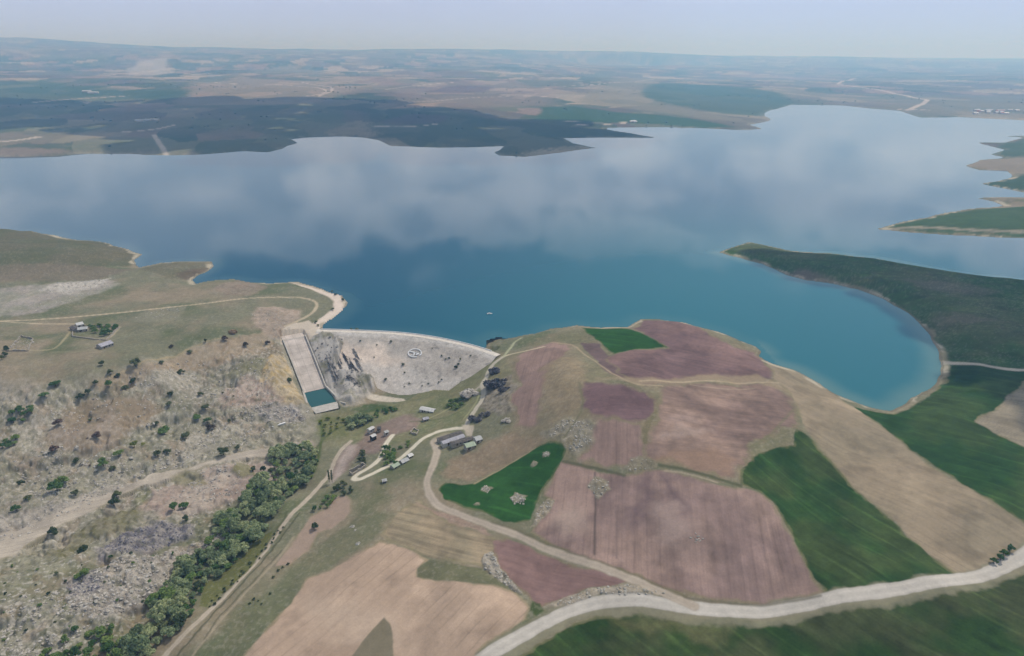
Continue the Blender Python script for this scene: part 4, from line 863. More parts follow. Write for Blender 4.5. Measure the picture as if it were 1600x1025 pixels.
house('farm_shed', 'long white roofed shed standing alone at the foot of the dam', 'shed', (658,644), (679,644), 5.2, 2.4, .8, 'white', Mplas)
house('barn', 'long grey roofed barn between two dark roofed wings beside the track bend', 'barn', (691,698.5), (724,681.5), 4.2, 2.6, 1.1, 'grey', Mplas, 4)
house('barn', 'dark roofed barn wing on the track side of the long grey barn', 'barn', (685,692), (721,675), 4.6, 1.9, .5, 'dark', Mst, 4)
house('barn', 'dark roofed barn wing on the field side of the long grey barn', 'barn', (705,698.5), (740,682.5), 4.0, 1.8, .5, 'dark', Mst, 4)
house('house', 'small house with a pale green roof beside the dark barn wing', 'house', (727,702), (741,695), 5.4, 2.6, 1.2, 'green', Mst, 2)
house('house', 'small house with a pale grey roof right of the green roofed one', 'house', (742,691), (751,686), 5.2, 2.6, 1.1, 'light', Mplas, 2)
house('house', 'white roofed house at the inner side of the hairpin track', 'house', (627,729), (637,722.5), 4.0, 2.0, .9, 'light', Mst, 2)
house('house', 'low pale green roofed house at the left end of the hairpin row', 'house', (613,737), (622,731), 4.4, 2.3, .9, 'green', Mst, 2)
house('hut', 'tiny white hut at the right end of the hairpin row', 'hut', (638,719), (644,715), 3.4, 2.2, .8, 'white', Mst, 1)
house('hut', 'white hut on the brown bare ground, nearest the stream', 'hut', (576,673.5), (583,669.5), 3.2, 1.9, .7, 'white', Mplas, 1)
house('hut', 'white hut on the brown bare ground with a dark side wall, nearest the hairpin', 'hut', (580,684.5), (586,681.5), 3.4, 2.0, .7, 'white', Mdark, 1)
house('hut', 'dark roofed little hut between the white huts', 'hut', (589,671), (595,670), 3.2, 2.1, .7, 'dark', Mst, 1)
house('hut', 'tiny pale hut alone at the right of the white huts', 'hut', (601,678), (606,676), 3.0, 2.1, .7, 'light', Mplas, 1)
house('hut', 'small pale hut beside the stony ground below the white shed', 'hut', (661,659), (669,656), 3.4, 2.2, .8, 'grey', Mst, 1)
house('hut', 'small white hut in the grass below the hairpin row', 'hut', (598,758.5), (604,756.5), 2.6, 1.7, .7, 'light', Mst, 1)
house('farmhouse', 'white roofed farmhouse in the walled farm on the plateau', 'farmhouse', (120,511), (130,509), 7, 2.8, 1.3, 'white', Mplas, 2)
house('farmhouse', 'grey roofed farm building in front of the white farmhouse', 'farmhouse', (123,517.5), (138,516), 6, 2.6, 1.2, 'light', Mst, 2)
house('farmhouse', 'low dark roofed farm building at the left corner of the plateau farm', 'farmhouse', (114,514), (121,518), 5, 2.4, 1.0, 'dark', Mst, 2)
house('barn', 'isolated grey roofed barn below the plateau farm', 'barn', (155,544), (174,539), 8, 3.0, 1.5, 'grey', Mst, 3)
def ruin(name, label, corners, h, th=.6, z=None, mat=None):
    P = at(corners); c = P.mean(0); root = empty(name, tuple(c)); tag(root, label, name.replace('_', ' '))
    n = len(P)
    for i in range(n):
        a, b = P[i] - c, P[(i + 1) % n] - c; d = b - a; L = float(np.hypot(d[0], d[1])); rz = math.atan2(d[1], d[0]); k = max(3, int(L / 1.6)); mm_ = MB()
        for j in range(k):
            q = a + d * ((j + .5) / k); hh = h * random.uniform(.45, 1.0)
            mm_.box((q[0], q[1], q[2] + hh / 2 - .6), (L / k / 2 * .985, th / 2 * (1 if j % 2 else .97), hh / 2 + .6), rz)
        mm_.build('wall', mat or Mst, root)
    return root
ruin('ruined_house', 'roofless long stone ruin left of the hairpin track', [(546,738), (567,726), (571,729), (550,742)], 2.2)
ruin('ruined_enclosure', 'roofless stone enclosure at the left edge of the plateau', [(12,549), (33,526), (52,530), (44,549)], 1.8)
ruin('sheepfold', 'walled stone sheepfold around the trees of the plateau farm', [(113,526), (116,509), (186,511), (166,532), (150,531)], 1.4)
ruin('stone_fold', 'small round stone fold on the slope above the hairpin track', [(641,676), (647,670), (654,673), (651,679)], 1.3)
cv_ = MB(); A, B = at([(426,669), (446,664)]); c = (A + B) / 2; d = B - A
cr_ = empty('retaining_wall', tuple(c), math.atan2(d[1], d[0])); tag(cr_, 'low white retaining wall below the rubble left of the basin', 'wall')
MB().box((0, 0, .7), (np.hypot(d[0], d[1]) / 2, .6, 1.1)).build('wall_body', Mplas, cr_); MB().box((0, 0, 1.9), (np.hypot(d[0], d[1]) / 2 + .1, .75, .1)).build('coping', Mwhite, cr_)
def tiny(px, py, L, w, h, rise, roof, label, cat, group, rz):
    c = at([(px, py)])[0]; root = MB()
    V = [(-L, -w, -3), (L, -w, -3), (L, w, -3), (-L, w, -3), (-L, -w, h), (L, -w, h), (L, w, h), (-L, w, h), (-L, 0, h + rise), (L, 0, h + rise)]
    root.add(V, [(0, 1, 5, 4), (2, 3, 7, 6), (1, 2, 6, 9, 5), (3, 0, 4, 8, 7)]); o = root.build('village_house', Mplas, None, loc=tuple(c)); rotm(o, rz)
    rf = MB(); rf.add([(-L - .5, 0, h + rise + .3), (L + .5, 0, h + rise + .3), (L + .5, -w - .5, h - .1), (-L - .5, -w - .5, h - .1), (L + .5, w + .5, h - .1), (-L - .5, w + .5, h - .1)], [(0, 3, 2, 1), (0, 1, 4, 5)])
    rf.build('roof', ROOFS[roof], o); return tag(o, label, cat, group)
for px, py, L in ((136,144,22), (146,146,26)):
    tiny(px, py, L, 9, 6, 4, 'white', 'white farm building on the far left plain, %s of the pair' % ('left' if px < 140 else 'right'), 'farm building', 'white farm pair on the far plain', .2)
for px in np.linspace(214, 246, 9):
    tiny(px + random.uniform(-1, 1), 190 - (px - 214) * .06 + random.uniform(-.6, .6), 7, 5, 4, 2.5, random.choice(['white', 'light', 'tile']), 'small house of the hamlet row on the dark far shore at left', 'house', 'hamlet on the far left shore', random.uniform(-.3, .5))
for k in range(26):
    tiny(1535 + random.uniform(-18, 70), 175.5 + random.uniform(-2.5, 3.5), 9, 6, 5, 3, random.choice(['white', 'light', 'tile', 'white']), 'small house of the village at the far right end of the lake', 'house', 'village at the far right', random.uniform(-.6, .6))
for k in range(7):
    tiny(986 + k * 1.1, 191 + random.uniform(-1, .6), 6, 4.5, 4, 2, 'white', 'small white building at the tip of the far pale track', 'building', 'white buildings on the far shore point', .3)

# ------------------------------------------------------------------ boat
bo = at_z([(765,490.5)], 0)[0]
bt = empty('boat', (bo[0], bo[1], 0), .05); bt.scale = (.8, .8, .8); tag(bt, 'small white motor boat alone on the blue water beyond the dam', 'boat')
hm = MB(); prof = [(-3.4, 1.0), (-1, 1.2), (1.4, 1.1), (2.8, .6), (3.6, .03)]
V = []
for x, w in prof: V += [(x, -w * .6, -.2), (x, -w, .75), (x, w, .75), (x, w * .6, -.2)]
Fs = []
for i in range(len(prof) - 1):
    for j in range(3): Fs.append((4 * i + j, 4 * i + j + 1, 4 * i + 5 + j, 4 * i + 4 + j))
Fs += [(0, 3, 2, 1)]
hm.add(V, Fs); hm.build('hull', Mwhite, bt); MB().box((-.3, 0, 1.1), (1.0, .75, .42)).build('cabin', Mwhite, bt); MB().box((-.3, 0, 1.2), (1.03, .6, .15)).build('window', Mdark, bt); MB().box((-3.5, 0, .6), (.25, .2, .45)).build('motor', Mdark, bt)
wk = MB(); wk.add([(-4, -.4, .05), (-4, .4, .05), (-15, 1.6, .05), (-15, -1.6, .05), (-4, -.4, .09), (-4, .4, .09), (-15, 1.6, .09), (-15, -1.6, .09)], BOXF)

# ------------------------------------------------------------------ trees and shrubs
def ico(sub):
    bm = bmesh.new(); bmesh.ops.create_icosphere(bm, subdivisions=sub, radius=1.0); bm.verts.ensure_lookup_table()
    V = np.array([v.co[:] for v in bm.verts]); Fs = np.array([[v.index for v in f.verts] for f in bm.faces]); bm.free(); return V, Fs
ICO1, ICO2 = ico(1), ico(2)
def crown_mesh(name, clumps, leaf, nleaf, mat, rng):
    """clumps: list of (centre, radius); a leafy shell of small quads round a ragged core"""
    Vs, Fs = [], []; k = 0
    tv, tf = ICO1
    for c, r in clumps:
        v = tv * (r * .72) * rng.uniform(.75, 1.15, (len(tv), 1)) + c; Vs.append(v); Fs += [tuple(f + k) for f in tf]; k += len(v)
        n = int(nleaf * (r / 1.0) ** 1.5) + 6
        d = rng.normal(size=(n, 3)); d /= np.linalg.norm(d, axis=1)[:, None]; d[:, 2] = np.abs(d[:, 2]) * .9 + d[:, 2] * .1
        p = c + d * r * rng.uniform(.7, 1.12, (n, 1))
        a = rng.normal(size=(n, 3)) + d * .3; a -= d * (a * d).sum(1)[:, None] * .6; a /= np.linalg.norm(a, axis=1)[:, None]
        b = np.cross(d, a); b += rng.normal(size=(n, 3)) * .35; b /= np.linalg.norm(b, axis=1)[:, None]
        s1 = leaf * rng.uniform(.6, 1.3, (n, 1)); s2 = s1 * rng.uniform(.5, .9, (n, 1))
        q = np.stack([p - a * s1 - b * s2, p + a * s1 - b * s2 * .6, p + a * s1 * .9 + b * s2, p - a * s1 * .8 + b * s2 * .8], 1).reshape(-1, 3)
        Vs.append(q); Fs += [(k + 4 * i, k + 4 * i + 1, k + 4 * i + 2, k + 4 * i + 3) for i in range(n)]; k += 4 * n
    me = bpy.data.meshes.new(name); me.from_pydata(np.concatenate(Vs).tolist(), [], Fs); me.materials.append(mat); me.update(); return me
def trunk_mesh(name, h, r, mat, rng, limbs=4, spread=.5):
    m = MB()
    def cone(p, q, r0, r1, n=6):
        p, q = np.array(p), np.array(q); d = (q - p) / np.linalg.norm(q - p); a = np.cross(d, [0.3, 1, .2]); a /= np.linalg.norm(a); b = np.cross(d, a)
        V = [p + (a * math.cos(i / n * 6.283) + b * math.sin(i / n * 6.283)) * r0 for i in range(n)] + [q + (a * math.cos(i / n * 6.283) + b * math.sin(i / n * 6.283)) * r1 for i in range(n)]
        m.add(V, [(i, (i + 1) % n, n + (i + 1) % n, n + i) for i in range(n)])
    top = np.array([rng.uniform(-.2, .2), rng.uniform(-.2, .2), h * .5]); cone((0, 0, -.6), top, r, r * .7)
    for i in range(limbs):
        a = i / limbs * 6.28 + rng.uniform(-.4, .4); cone(top, top + np.array([math.cos(a) * h * spread * .5, math.sin(a) * h * spread * .5, h * .35]), r * .55, r * .2)
    me = bpy.data.meshes.new(name); me.from_pydata(m.V, [], m.F); me.materials.append(mat); me.update(); return me
def leafmat(name, c1, c2, rand=.38):
    m = noisy(name, lin(c1), lin(c2), .9, .85, .15, 0, rand, 3); t = m.node_tree; b = t.nodes['Principled BSDF']
    tr = N('ShaderNodeBsdfTranslucent', t); mx = N('ShaderNodeMixShader', t); mx.inputs[0].default_value = .35
    t.links.new(b.inputs['Base Color'].links[0].from_socket, tr.inputs['Color']); t.links.new(b.outputs[0], mx.inputs[1]); t.links.new(tr.outputs[0], mx.inputs[2])
    t.links.new(mx.outputs[0], t.nodes['Material Output'].inputs['Surface']); return m
LWIL = leafmat('willow_leaves', (116,134,94), (166,176,134)); LGRN = leafmat('green_leaves', (86,116,62), (124,146,86)); LDRK = leafmat('dark_leaves', (72,86,56), (104,114,78))
LYEL = leafmat('yellow_green_leaves', (104,116,46), (140,146,70)); LBRN = leafmat('brown_twigs', (84,72,60), (110,98,84)); MBARK = noisy('bark', lin((74,62,50)), lin((98,84,70)), 3, .95, .1)
def clumps_dome(rng, R, h, n, base=.35):
    out_ = [(np.array([0, 0, h * .55]), R * .62)]
    for i in range(n):
        a = rng.uniform(0, 6.283); rr = R * math.sqrt(rng.uniform(.05, .75)); z = h * (base + (.95 - base) * (1 - (rr / R) ** 2) * rng.uniform(.5, 1.0))
        out_.append((np.array([rr * math.cos(a), rr * math.sin(a), z]), R * rng.uniform(.28, .45)))
    return out_
PROTO = {}
def make_proto(kind, R, h, n, mat, leaf, nl, var, trunk=True, cat='tree', base=.35):
    L = []
    for v in range(var):
        rng = np.random.default_rng(sum(map(ord, kind)) * 31 + v)
        cm = crown_mesh('crown', clumps_dome(rng, R, h, n, base), leaf, nl, mat, rng)
        L.append((cm, trunk_mesh('trunk', h, .05 * h, MBARK, rng) if trunk else None))
    PROTO[kind] = (L, trunk, cat)
make_proto('willow_tree', 4.3, 7.5, 12, LWIL, .48, 34, 6)
make_proto('green_tree', 3.6, 6.2, 10, LGRN, .45, 34, 4)
make_proto('dark_tree', 3.4, 6.0, 9, LDRK, .42, 34, 4)
make_proto('yellow_tree', 3.0, 5.0, 8, LYEL, .4, 34, 2)
make_proto('dark_shrub', 1.6, 2.4, 6, LDRK, .28, 60, 4, False, 'shrub', .2)
make_proto('green_shrub', 1.7, 2.4, 6, LGRN, .28, 60, 4, False, 'shrub', .2)
make_proto('brown_shrub', 1.6, 2.2, 6, LBRN, .28, 60, 3, False, 'shrub', .2)
make_proto('poplar', 1.0, 1.0, 1, LDRK, .3, 30, 1)
def plant(kind, x, y, s, label, group, zs=1.0, z=None):
    L, trunk, cat = PROTO[kind]; cm, tm = random.choice(L); rz = random.uniform(0, 6.28); z = ground(x, y) - .1 if z is None else z
    name = {'willow_tree': 'willow_tree', 'green_tree': 'leafy_tree', 'dark_tree': 'dark_tree', 'yellow_tree': 'yellow_green_tree'}.get(kind, kind)
    if trunk:
        r = empty(name, (x, y, z), rz); r.scale = (s * random.uniform(.8, 1.3), s * random.uniform(.8, 1.2), s * zs * random.uniform(.75, 1.3))
        c = bpy.data.objects.new('crown', cm); COL.objects.link(c); c.parent = r
        t_ = bpy.data.objects.new('trunk', tm); COL.objects.link(t_); t_.parent = r
    else:
        r = bpy.data.objects.new(name, cm); COL.objects.link(r); r.location = (x, y, z); r.rotation_euler = (0, 0, rz); r.scale = (s, s, s * zs)
    return tag(r, label, cat, group)
def poisson(poly_px, spacing, n=400, jitter=1.0):
    W = at(poly_px)[:, :2]; pts = []
    lo, hi = W.min(0), W.max(0); tries = 0
    P = RNG.uniform(lo, hi, (n * 60, 2)); ok = inside(P[:, 0], P[:, 1], W); P = P[ok]
    for p in P:
        if len(pts) >= n: break
        if not pts or np.min(np.hypot(*(np.array(pts) - p).T)) > spacing: pts.append(p)
    return np.array(pts)
BELT = [(420,708),(445,701),(470,701),(492,706),(490,730),(478,752),(455,772),(440,792),(415,832),(395,852),(370,874),(345,896),(322,914),(310,940),(314,955),(288,984),(260,1004),(230,1035),(180,1040),(200,1004),(225,985),(245,960),(240,935),(262,918),(275,888),(300,860),(335,833),(345,805),(370,795),(385,775),(405,750),(430,745),(425,725)]
for x, y in poisson(BELT, 4.6, 250):
    k = random.choices(['willow_tree', 'green_tree', 'dark_tree'], [.7, .22, .08])[0]
    plant(k, x, y, random.choice([.45, .6, .75, .85, .95, 1.1]) * random.uniform(.9, 1.1), {'willow_tree': 'grey green willow in the dense belt along the stream beside the dirt road', 'green_tree': 'fresher green leafy tree in the dense belt along the stream beside the dirt road', 'dark_tree': 'darkest green tree in the dense belt along the stream beside the dirt road'}[k],
          {'willow_tree': 'willows of the stream belt', 'green_tree': 'green trees of the stream belt', 'dark_tree': 'dark trees of the stream belt'}[k])
for x, y in poisson([(95,1000),(110,985),(140,978),(180,985),(190,1010),(180,1040),(60,1040),(60,1018)], 5.0, 30): plant('green_tree', x, y, random.uniform(.5, .85), 'green bushy tree at the bottom left edge of the photo', 'green trees at the lower left edge')
for x, y in poisson([(395,735),(430,735),(420,760),(400,770),(385,765)], 5.0, 7): plant('dark_tree', x, y, random.uniform(.5, .8), 'dark tree on the left flank of the stream belt near its top', 'dark trees on the belt flank')
for x, y in poisson([(545,655),(560,650),(580,655),(575,664),(548,667)], 4.6, 9): plant('willow_tree', x, y, random.uniform(.6, .85), 'grey green willow in the clump beside the brown bare ground', 'willow clump by the huts')
for x, y in poisson([(500,655),(520,650),(540,655),(530,672),(508,682),(498,672)], 5, 12): plant('yellow_tree', x, y, random.uniform(.35, .6), 'yellow green bush in the rank growth below the spillway basin', 'yellow bushes below the basin')
for x, y in poisson([(478,700),(495,695),(498,720),(490,745),(480,740)], 5.5, 9): plant('green_tree', x, y, random.uniform(.4, .65), 'fresh green tree on the right edge of the belt top', 'green trees at the belt top')
for x, y in poisson([(600,700),(612,700),(622,715),(618,732),(604,732),(600,715)], 4.4, 9): plant('green_tree', x, y, random.uniform(.4, .7), 'leafy tree in the thicket inside the hairpin track', 'thicket inside the hairpin')
for x, y in poisson([(590,715),(600,708),(640,690),(642,694),(605,715)], 5, 6): plant('green_shrub', x, y, random.uniform(.8, 1.4), 'green shrub in the line above the hairpin thicket', 'shrub line by the hairpin')
for x, y in poisson([(490,800),(505,785),(515,772),(522,780),(512,795),(498,800)], 4, 8): plant('green_tree', x, y, random.uniform(.38, .6), 'green tree between the dirt road and the small tan plot', 'trees beside the tan plot')
for x, y in poisson([(522,765),(535,752),(548,762),(552,776),(530,775)], 4, 8): plant('dark_tree', x, y, random.uniform(.4, .65), 'dark tree at the top end of the small tan plot', 'dark trees by the tan plot')
for x, y in poisson([(560,720),(566,705),(571,712),(568,722)], 3, 5): plant('dark_shrub', x, y, random.uniform(.9, 1.5), 'dark shrub on the slope left of the hairpin track', 'dark shrubs by the hairpin')
for x, y in poisson([(694,638),(706,626),(722,618),(727,628),(712,640)], 4, 10): plant('green_tree', x, y, random.uniform(.35, .6), 'green bush below the rocks on the track to the dam', 'bushes below the track rocks')
for x, y in poisson([(585,645),(600,638),(622,640),(610,648),(590,652)], 4.5, 9): plant('green_shrub', x, y, random.uniform(.9, 1.5), 'green shrub in the grass strip below the dam toe', 'shrubs below the dam toe')
for x, y in poisson([(1552,872),(1565,858),(1584,852),(1586,862),(1570,870)], 4, 10): plant('green_tree', x, y, random.uniform(.38, .6), 'green bush in the thicket where the tan strip meets the gravel road', 'thicket at the right road edge')
for x, y in poisson([(138,509),(176,512),(186,512),(164,528),(160,522),(140,520)], 5.4, 18): plant('green_tree', x, y, random.uniform(.5, .8), 'green garden tree inside the walls of the plateau farm', 'trees of the plateau farm')
for x, y in poisson([(0,552),(12,540),(16,556),(4,566)], 5, 5): plant('dark_tree', x, y, random.uniform(.5, .7), 'dark tree at the left edge beside the roofless enclosure', 'trees by the enclosure')
for x, y in poisson([(8,654),(30,640),(56,632),(60,642),(40,656),(20,662)], 4.6, 14): plant('green_tree', x, y, random.uniform(.5, .8), 'leafy tree in the long thicket at the left edge of the hillside', 'thicket at the left edge')
for x, y in poisson([(2,694),(14,684),(30,690),(28,702),(6,704)], 4, 6): plant('green_tree', x, y, random.uniform(.5, .75), 'leafy tree in the lower thicket at the left edge', 'lower thicket at the left edge')
HT = [('dark_tree',212,572,.8),('dark_tree',160,571,.55),('dark_tree',172,584,.6),('green_tree',87,602,.75),('green_tree',70,618,.65),('brown_shrub',92,663,1.7),('dark_tree',253,568,.5),('dark_tree',297,552,.5),('dark_tree',321,534,.4),('brown_shrub',352,530,1.5),('brown_shrub',384,536,1.3),
 ('brown_shrub',417,532,1.3),('dark_tree',265,634,.55),('dark_tree',321,639,.65),('green_tree',323,655,.55),('dark_tree',242,658,.6),('green_tree',256,674,.85),('dark_tree',290,681,.75),('green_tree',306,651,.6),('brown_shrub',328,667,1.8),('brown_shrub',152,683,1.6),('dark_tree',359,658,.4),('green_tree',90,768,.95),('green_tree',97,756,.8),
 ('dark_tree',118,774,.5),('green_tree',26,798,.55),('dark_tree',178,789,.72),('dark_tree',183,778,.62),('dark_tree',350,713,.85),('dark_tree',372,704,.55),('green_tree',162,728,.75),('dark_tree',176,732,.5),('green_tree',186,711,.7),('yellow_tree',210,697,.7),('yellow_tree',223,692,.45),('dark_tree',246,712,.6),('dark_tree',262,708,.6),
 ('green_tree',272,793,.7),('green_tree',286,789,.6),('dark_shrub',84,833,1.7),('dark_shrub',118,714,1.2),('brown_shrub',85,704,1.6),('dark_shrub',31,750,1.2),('dark_shrub',290,808,1.2),('green_tree',122,898,.5),('green_tree',132,895,.45),('dark_shrub',130,858,1.6),('dark_shrub',492,826,1.4),('dark_shrub',451,580,1.3),('dark_tree',137,610,.5),('dark_shrub',125,617,1.4),('green_tree',171,605,.55),('dark_shrub',195,606,1.3),
 ('dark_shrub',283,582,1.4),('dark_shrub',207,594,1.4),('dark_shrub',149,597,1.2),('dark_shrub',184,587,1.2),('dark_shrub',266,616,1.1),('dark_shrub',314,620,1.2),('brown_shrub',268,543,1.0),('dark_tree',140,652,.4),('dark_shrub',45,782,1.2),('dark_tree',340,810,.45)]
PLACE = [(150,620,'on the upper slope under the plateau edge'), (1e9,690,'on the middle hillside left of the spillway'), (1e9,760,'on the rocky slope above the stony track'), (1e9,2000,'on the stony ground below the track')]
def where(px, py):
    a = 'near the left edge' if px < 110 else 'left of centre of the hillside' if px < 230 else 'towards the spillway'
    b = 'under the plateau edge' if py < 600 else 'on the middle slope' if py < 690 else 'above the stony track' if py < 745 else 'below the stony track'
    return b + ' ' + a
for k, px, py, s in HT:
    x, y, z = at([(px, py)])[0]; nm = k.replace('_', ' '); w_ = where(px, py)
    big = 'larger' if s > .64 and 'tree' in k or s > 1.5 else 'small'
    plant(k, x, y, s * 1.25, '%s %s %s' % (big, {'dark_tree': 'dark round tree', 'green_tree': 'leafy green tree', 'yellow_tree': 'yellow green tree', 'dark_shrub': 'dark shrub', 'brown_shrub': 'brown twiggy shrub'}[k], w_), '%s %s %s' % (big, nm, w_))
for x, y in poisson([(60,640),(150,590),(240,575),(340,560),(420,560),(400,640),(330,700),(200,745),(60,790),(20,740)], 11, 12):
    plant(random.choice(['dark_shrub', 'green_shrub', 'brown_shrub']), x, y, random.uniform(.25, .65), 'little shrub scattered over the hillside left of the spillway', 'little shrubs of the left hillside')
for x, y in poisson([(0,880),(120,880),(300,850),(340,830),(250,930),(130,980),(0,1000)], 9, 60):
    plant(random.choice(['dark_shrub', 'green_shrub']), x, y, random.uniform(.3, .7), 'little shrub among the stones at lower left', 'little shrubs among the lower left stones')
for px, py, s in ((549,519.5,.9),(558,520.5,1.2),(519,458,1.0),(524,462,1.2),(536,470,1.3),(520,485,1.2),(494,505,1.2),(497,510,1.0)):
    x, y, z = at([(px, py)])[0]; plant('dark_shrub', x, y, s, 'dark shrub on the white gravel beach or the pale dam crest' if 0 else ('dark shrub on the pale crest of the dam at its left end' if px > 545 else 'dark shrub on the white gravel beach above the dam'), 'shrubs of the dam crest' if px > 545 else 'shrubs of the beach', z=max(z, .4) if px < 545 else 1.6)
def dam_pt(px, py): return G3.reshape(-1, 3)[int(np.argmin(np.hypot(pp[:, 0] - px, pp[:, 1] - py)))]
for px, py, s in ((611,535,.9),(562,533,.7),(630,571,.9),(585,559,.6),(632,583,.7),(603,594,.9),(712,575,1.0),(716,570,.7),(702,560,.6),(690,556,.6),(696,562,.6),(632,606,.5),(640,600,.5),(686,598,.6),(690,594,.6),(660,604,.5),(670,600,.5),(590,540,.6),(676,545,.5),(720,562,.7),(735,556,.6)):
    p = dam_pt(px, py); plant('dark_shrub', p[0], p[1], s, 'dark shrub growing on the grey rockfill face of the dam', 'shrubs on the dam face', z=p[2] - .1)
for px in (514.5, 519):                                     # two slim poplars by the road
    x, y, z = at([(px, 752)])[0]; r = empty('poplar_tree', (x, y, z - .1)); rng = np.random.default_rng(int(px))
    cm = crown_mesh('crown', [(np.array([rng.uniform(-.15, .15), rng.uniform(-.15, .15), 1.8 + i * 1.0]), .75 - .05 * abs(i - 3)) for i in range(8)], .3, 24, LDRK, rng)
    for nm, me in (('crown', cm), ('trunk', trunk_mesh('trunk', 7.5, .16, MBARK, rng, 3, .1))):
        o = bpy.data.objects.new(nm, me); COL.objects.link(o); o.parent = r
    tag(r, 'slim dark poplar beside the dirt road, %s of the two' % ('left' if px < 516 else 'right'), 'tree', 'poplar pair by the dirt road')
for P_, n in (([(322,950),(360,910),(400,870),(440,825),(446,828),(404,876),(366,916),(330,954)], 26), ([(380,958),(410,925),(440,880),(455,880),(425,930),(395,965)], 9)):
    for x, y in poisson(P_, 2.6, n): plant('dark_shrub', x, y, random.uniform(.35, .75), 'low dark shrub in the hedge between the stream meadow and the dirt road' if n > 10 else 'dark shrub on the grass right of the straight dirt road', 'hedge shrubs by the dirt road' if n > 10 else 'shrubs right of the dirt road')

# ------------------------------------------------------------------ rocks
def rock_mesh(name, P, S, mat, rng, flat=.65, tv=None):
    tv, tf = tv or ico(1); n = len(P); nv = len(tv)
    A = rng.uniform(0, 6.283, n); c, s = np.cos(A)[:, None], np.sin(A)[:, None]
    V = tv[None] * rng.uniform(.7, 1.25, (n, nv, 1)); V = V * np.stack([rng.uniform(.7, 1.4, n), rng.uniform(.6, 1.1, n), rng.uniform(.5, 1.0, n) * flat / .65], 1)[:, None, :]
    V = np.stack([V[..., 0] * c - V[..., 1] * s, V[..., 0] * s + V[..., 1] * c, V[..., 2]], -1) * S[:, None, None] + P[:, None, :]
    Fq = (tf[None] + (np.arange(n) * nv)[:, None, None]).reshape(-1, 3)
    return mesh_np(name, V.reshape(-1, 3), Fq, mat, False, tri=True)
Mrock = noisy('pale_rock', alb((140,134,126)), alb((208,202,192)), .35, .95, .1, .4)
Mrockd = noisy('dark_rock', alb((62,62,68)), alb((120,118,120)), .4, .95, .1, .5)
Mrockw = noisy('white_stone', alb((150,145,134)), alb((200,195,184)), .4, .95, .1, .3)
ICO0 = (lambda b: b)(None)
def ico0():
    bm = bmesh.new(); bmesh.ops.create_icosphere(bm, subdivisions=1, radius=1.0); V = np.array([v.co[:] for v in bm.verts]); Fs = np.array([[v.index for v in f.verts] for f in bm.faces]); bm.free(); return V, Fs
IC0 = ico0()
def zone_pts(poly, n, clump=0):
    W = at(poly)[:, :2]; P = RNG.uniform(W.min(0), W.max(0), (n * 6, 2)); P = P[inside(P[:, 0], P[:, 1], W)]
    if clump: P = P[fbm(P[:, 0], P[:, 1], clump, 3, 93) > -.05]
    P = P[:n]; z = gz_fine(P[:, 0], P[:, 1]); return np.column_stack([P, z])
def gz_fine(x, y): return hgrid(GZ, x, y)
def rubble(label, zones, mat, smin, smax):
    P = np.concatenate([zone_pts(*z) for z in zones]); S = smin + (smax - smin) * RNG.random(len(P)) ** 3
    o = rock_mesh('rubble', P, S, mat, RNG, tv=IC0); return tag(o, label, 'rubble', kind='stuff')
rubble('countless pale stones strewn over the left hillside and stream bank', [([(100,925),(160,880),(220,860),(300,846),(345,825),(350,838),(310,868),(270,905),(240,930),(200,955),(150,968),(110,960)], 1500), ([(0,930),(100,900),(200,950),(160,990),(60,1040),(0,1040)], 700, 14),
        ([(0,800),(130,772),(240,735),(180,770),(60,830),(0,850)], 260, 14), ([(20,720),(80,690),(160,710),(300,700),(340,640),(420,620),(470,650),(400,690),(240,735),(60,790)], 1500, 16), ([(60,640),(160,600),(300,560),(420,560),(420,620),(300,640),(100,680)], 700, 14), ([(240,762),(360,725),(440,735),(400,770),(300,802)], 380, 12), ([(390,640),(470,640),(478,660),(420,664)], 260)], Mrock, .25, 1.15)
rubble('purple grey stones in the darker scree bands at lower left', [([(150,850),(190,828),(250,812),(305,818),(300,832),(250,848),(190,866)], 600), ([(100,905),(150,888),(160,915),(110,930)], 160)], noisy('grey_scree', alb((96,94,104)), alb((150,146,150)), .4, .95, .1, .3), .3, .9)
rubble('white stones of the old village site and the stone patches in the fields', [([(62,455),(90,442),(170,436),(164,446),(110,460)], 420), ([(60,470),(130,452),(170,446),(120,470),(40,490)], 130), ([(10,548),(30,525),(55,530),(50,549)], 130), ([(798,782),(806,774),(822,780),(818,790),(804,790)], 110), ([(750,766),(758,760),(768,766),(762,772)], 50), ([(848,714),(853,709),(860,713),(853,718)], 30),
        ([(845,680),(880,662),(925,664),(925,690),(900,712),(880,700)], 240, 10), ([(917,762),(930,745),(950,750),(953,765),(935,778)], 60), ([(836,805),(850,785),(866,782),(856,800),(836,822)], 70), ([(757,868),(770,862),(780,890),(800,908),(815,925),(800,922),(775,905),(758,890)], 130), ([(985,735),(975,728),(990,712),(1015,716),(1025,730)], 30), ([(1078,842),(1090,835),(1100,848),(1085,855)], 26), ([(860,940),(920,922),(985,918),(1040,930),(1000,934),(930,931),(880,946)], 150), ([(200,500),(260,480),(285,482),(275,496)], 70), ([(390,490),(440,485),(455,505),(420,520)], 110)], Mrockw, .25, .95)
rubble('dark and pale blocks on the rock spur between spillway and dam', [([(490,533),(520,530),(560,550),(572,575),(572,605),(548,612),(522,598),(502,560)], 220)], noisy('spur_rock', alb((96,94,96)), alb((176,170,162)), .4, .95, .1, .4), .4, 1.5)
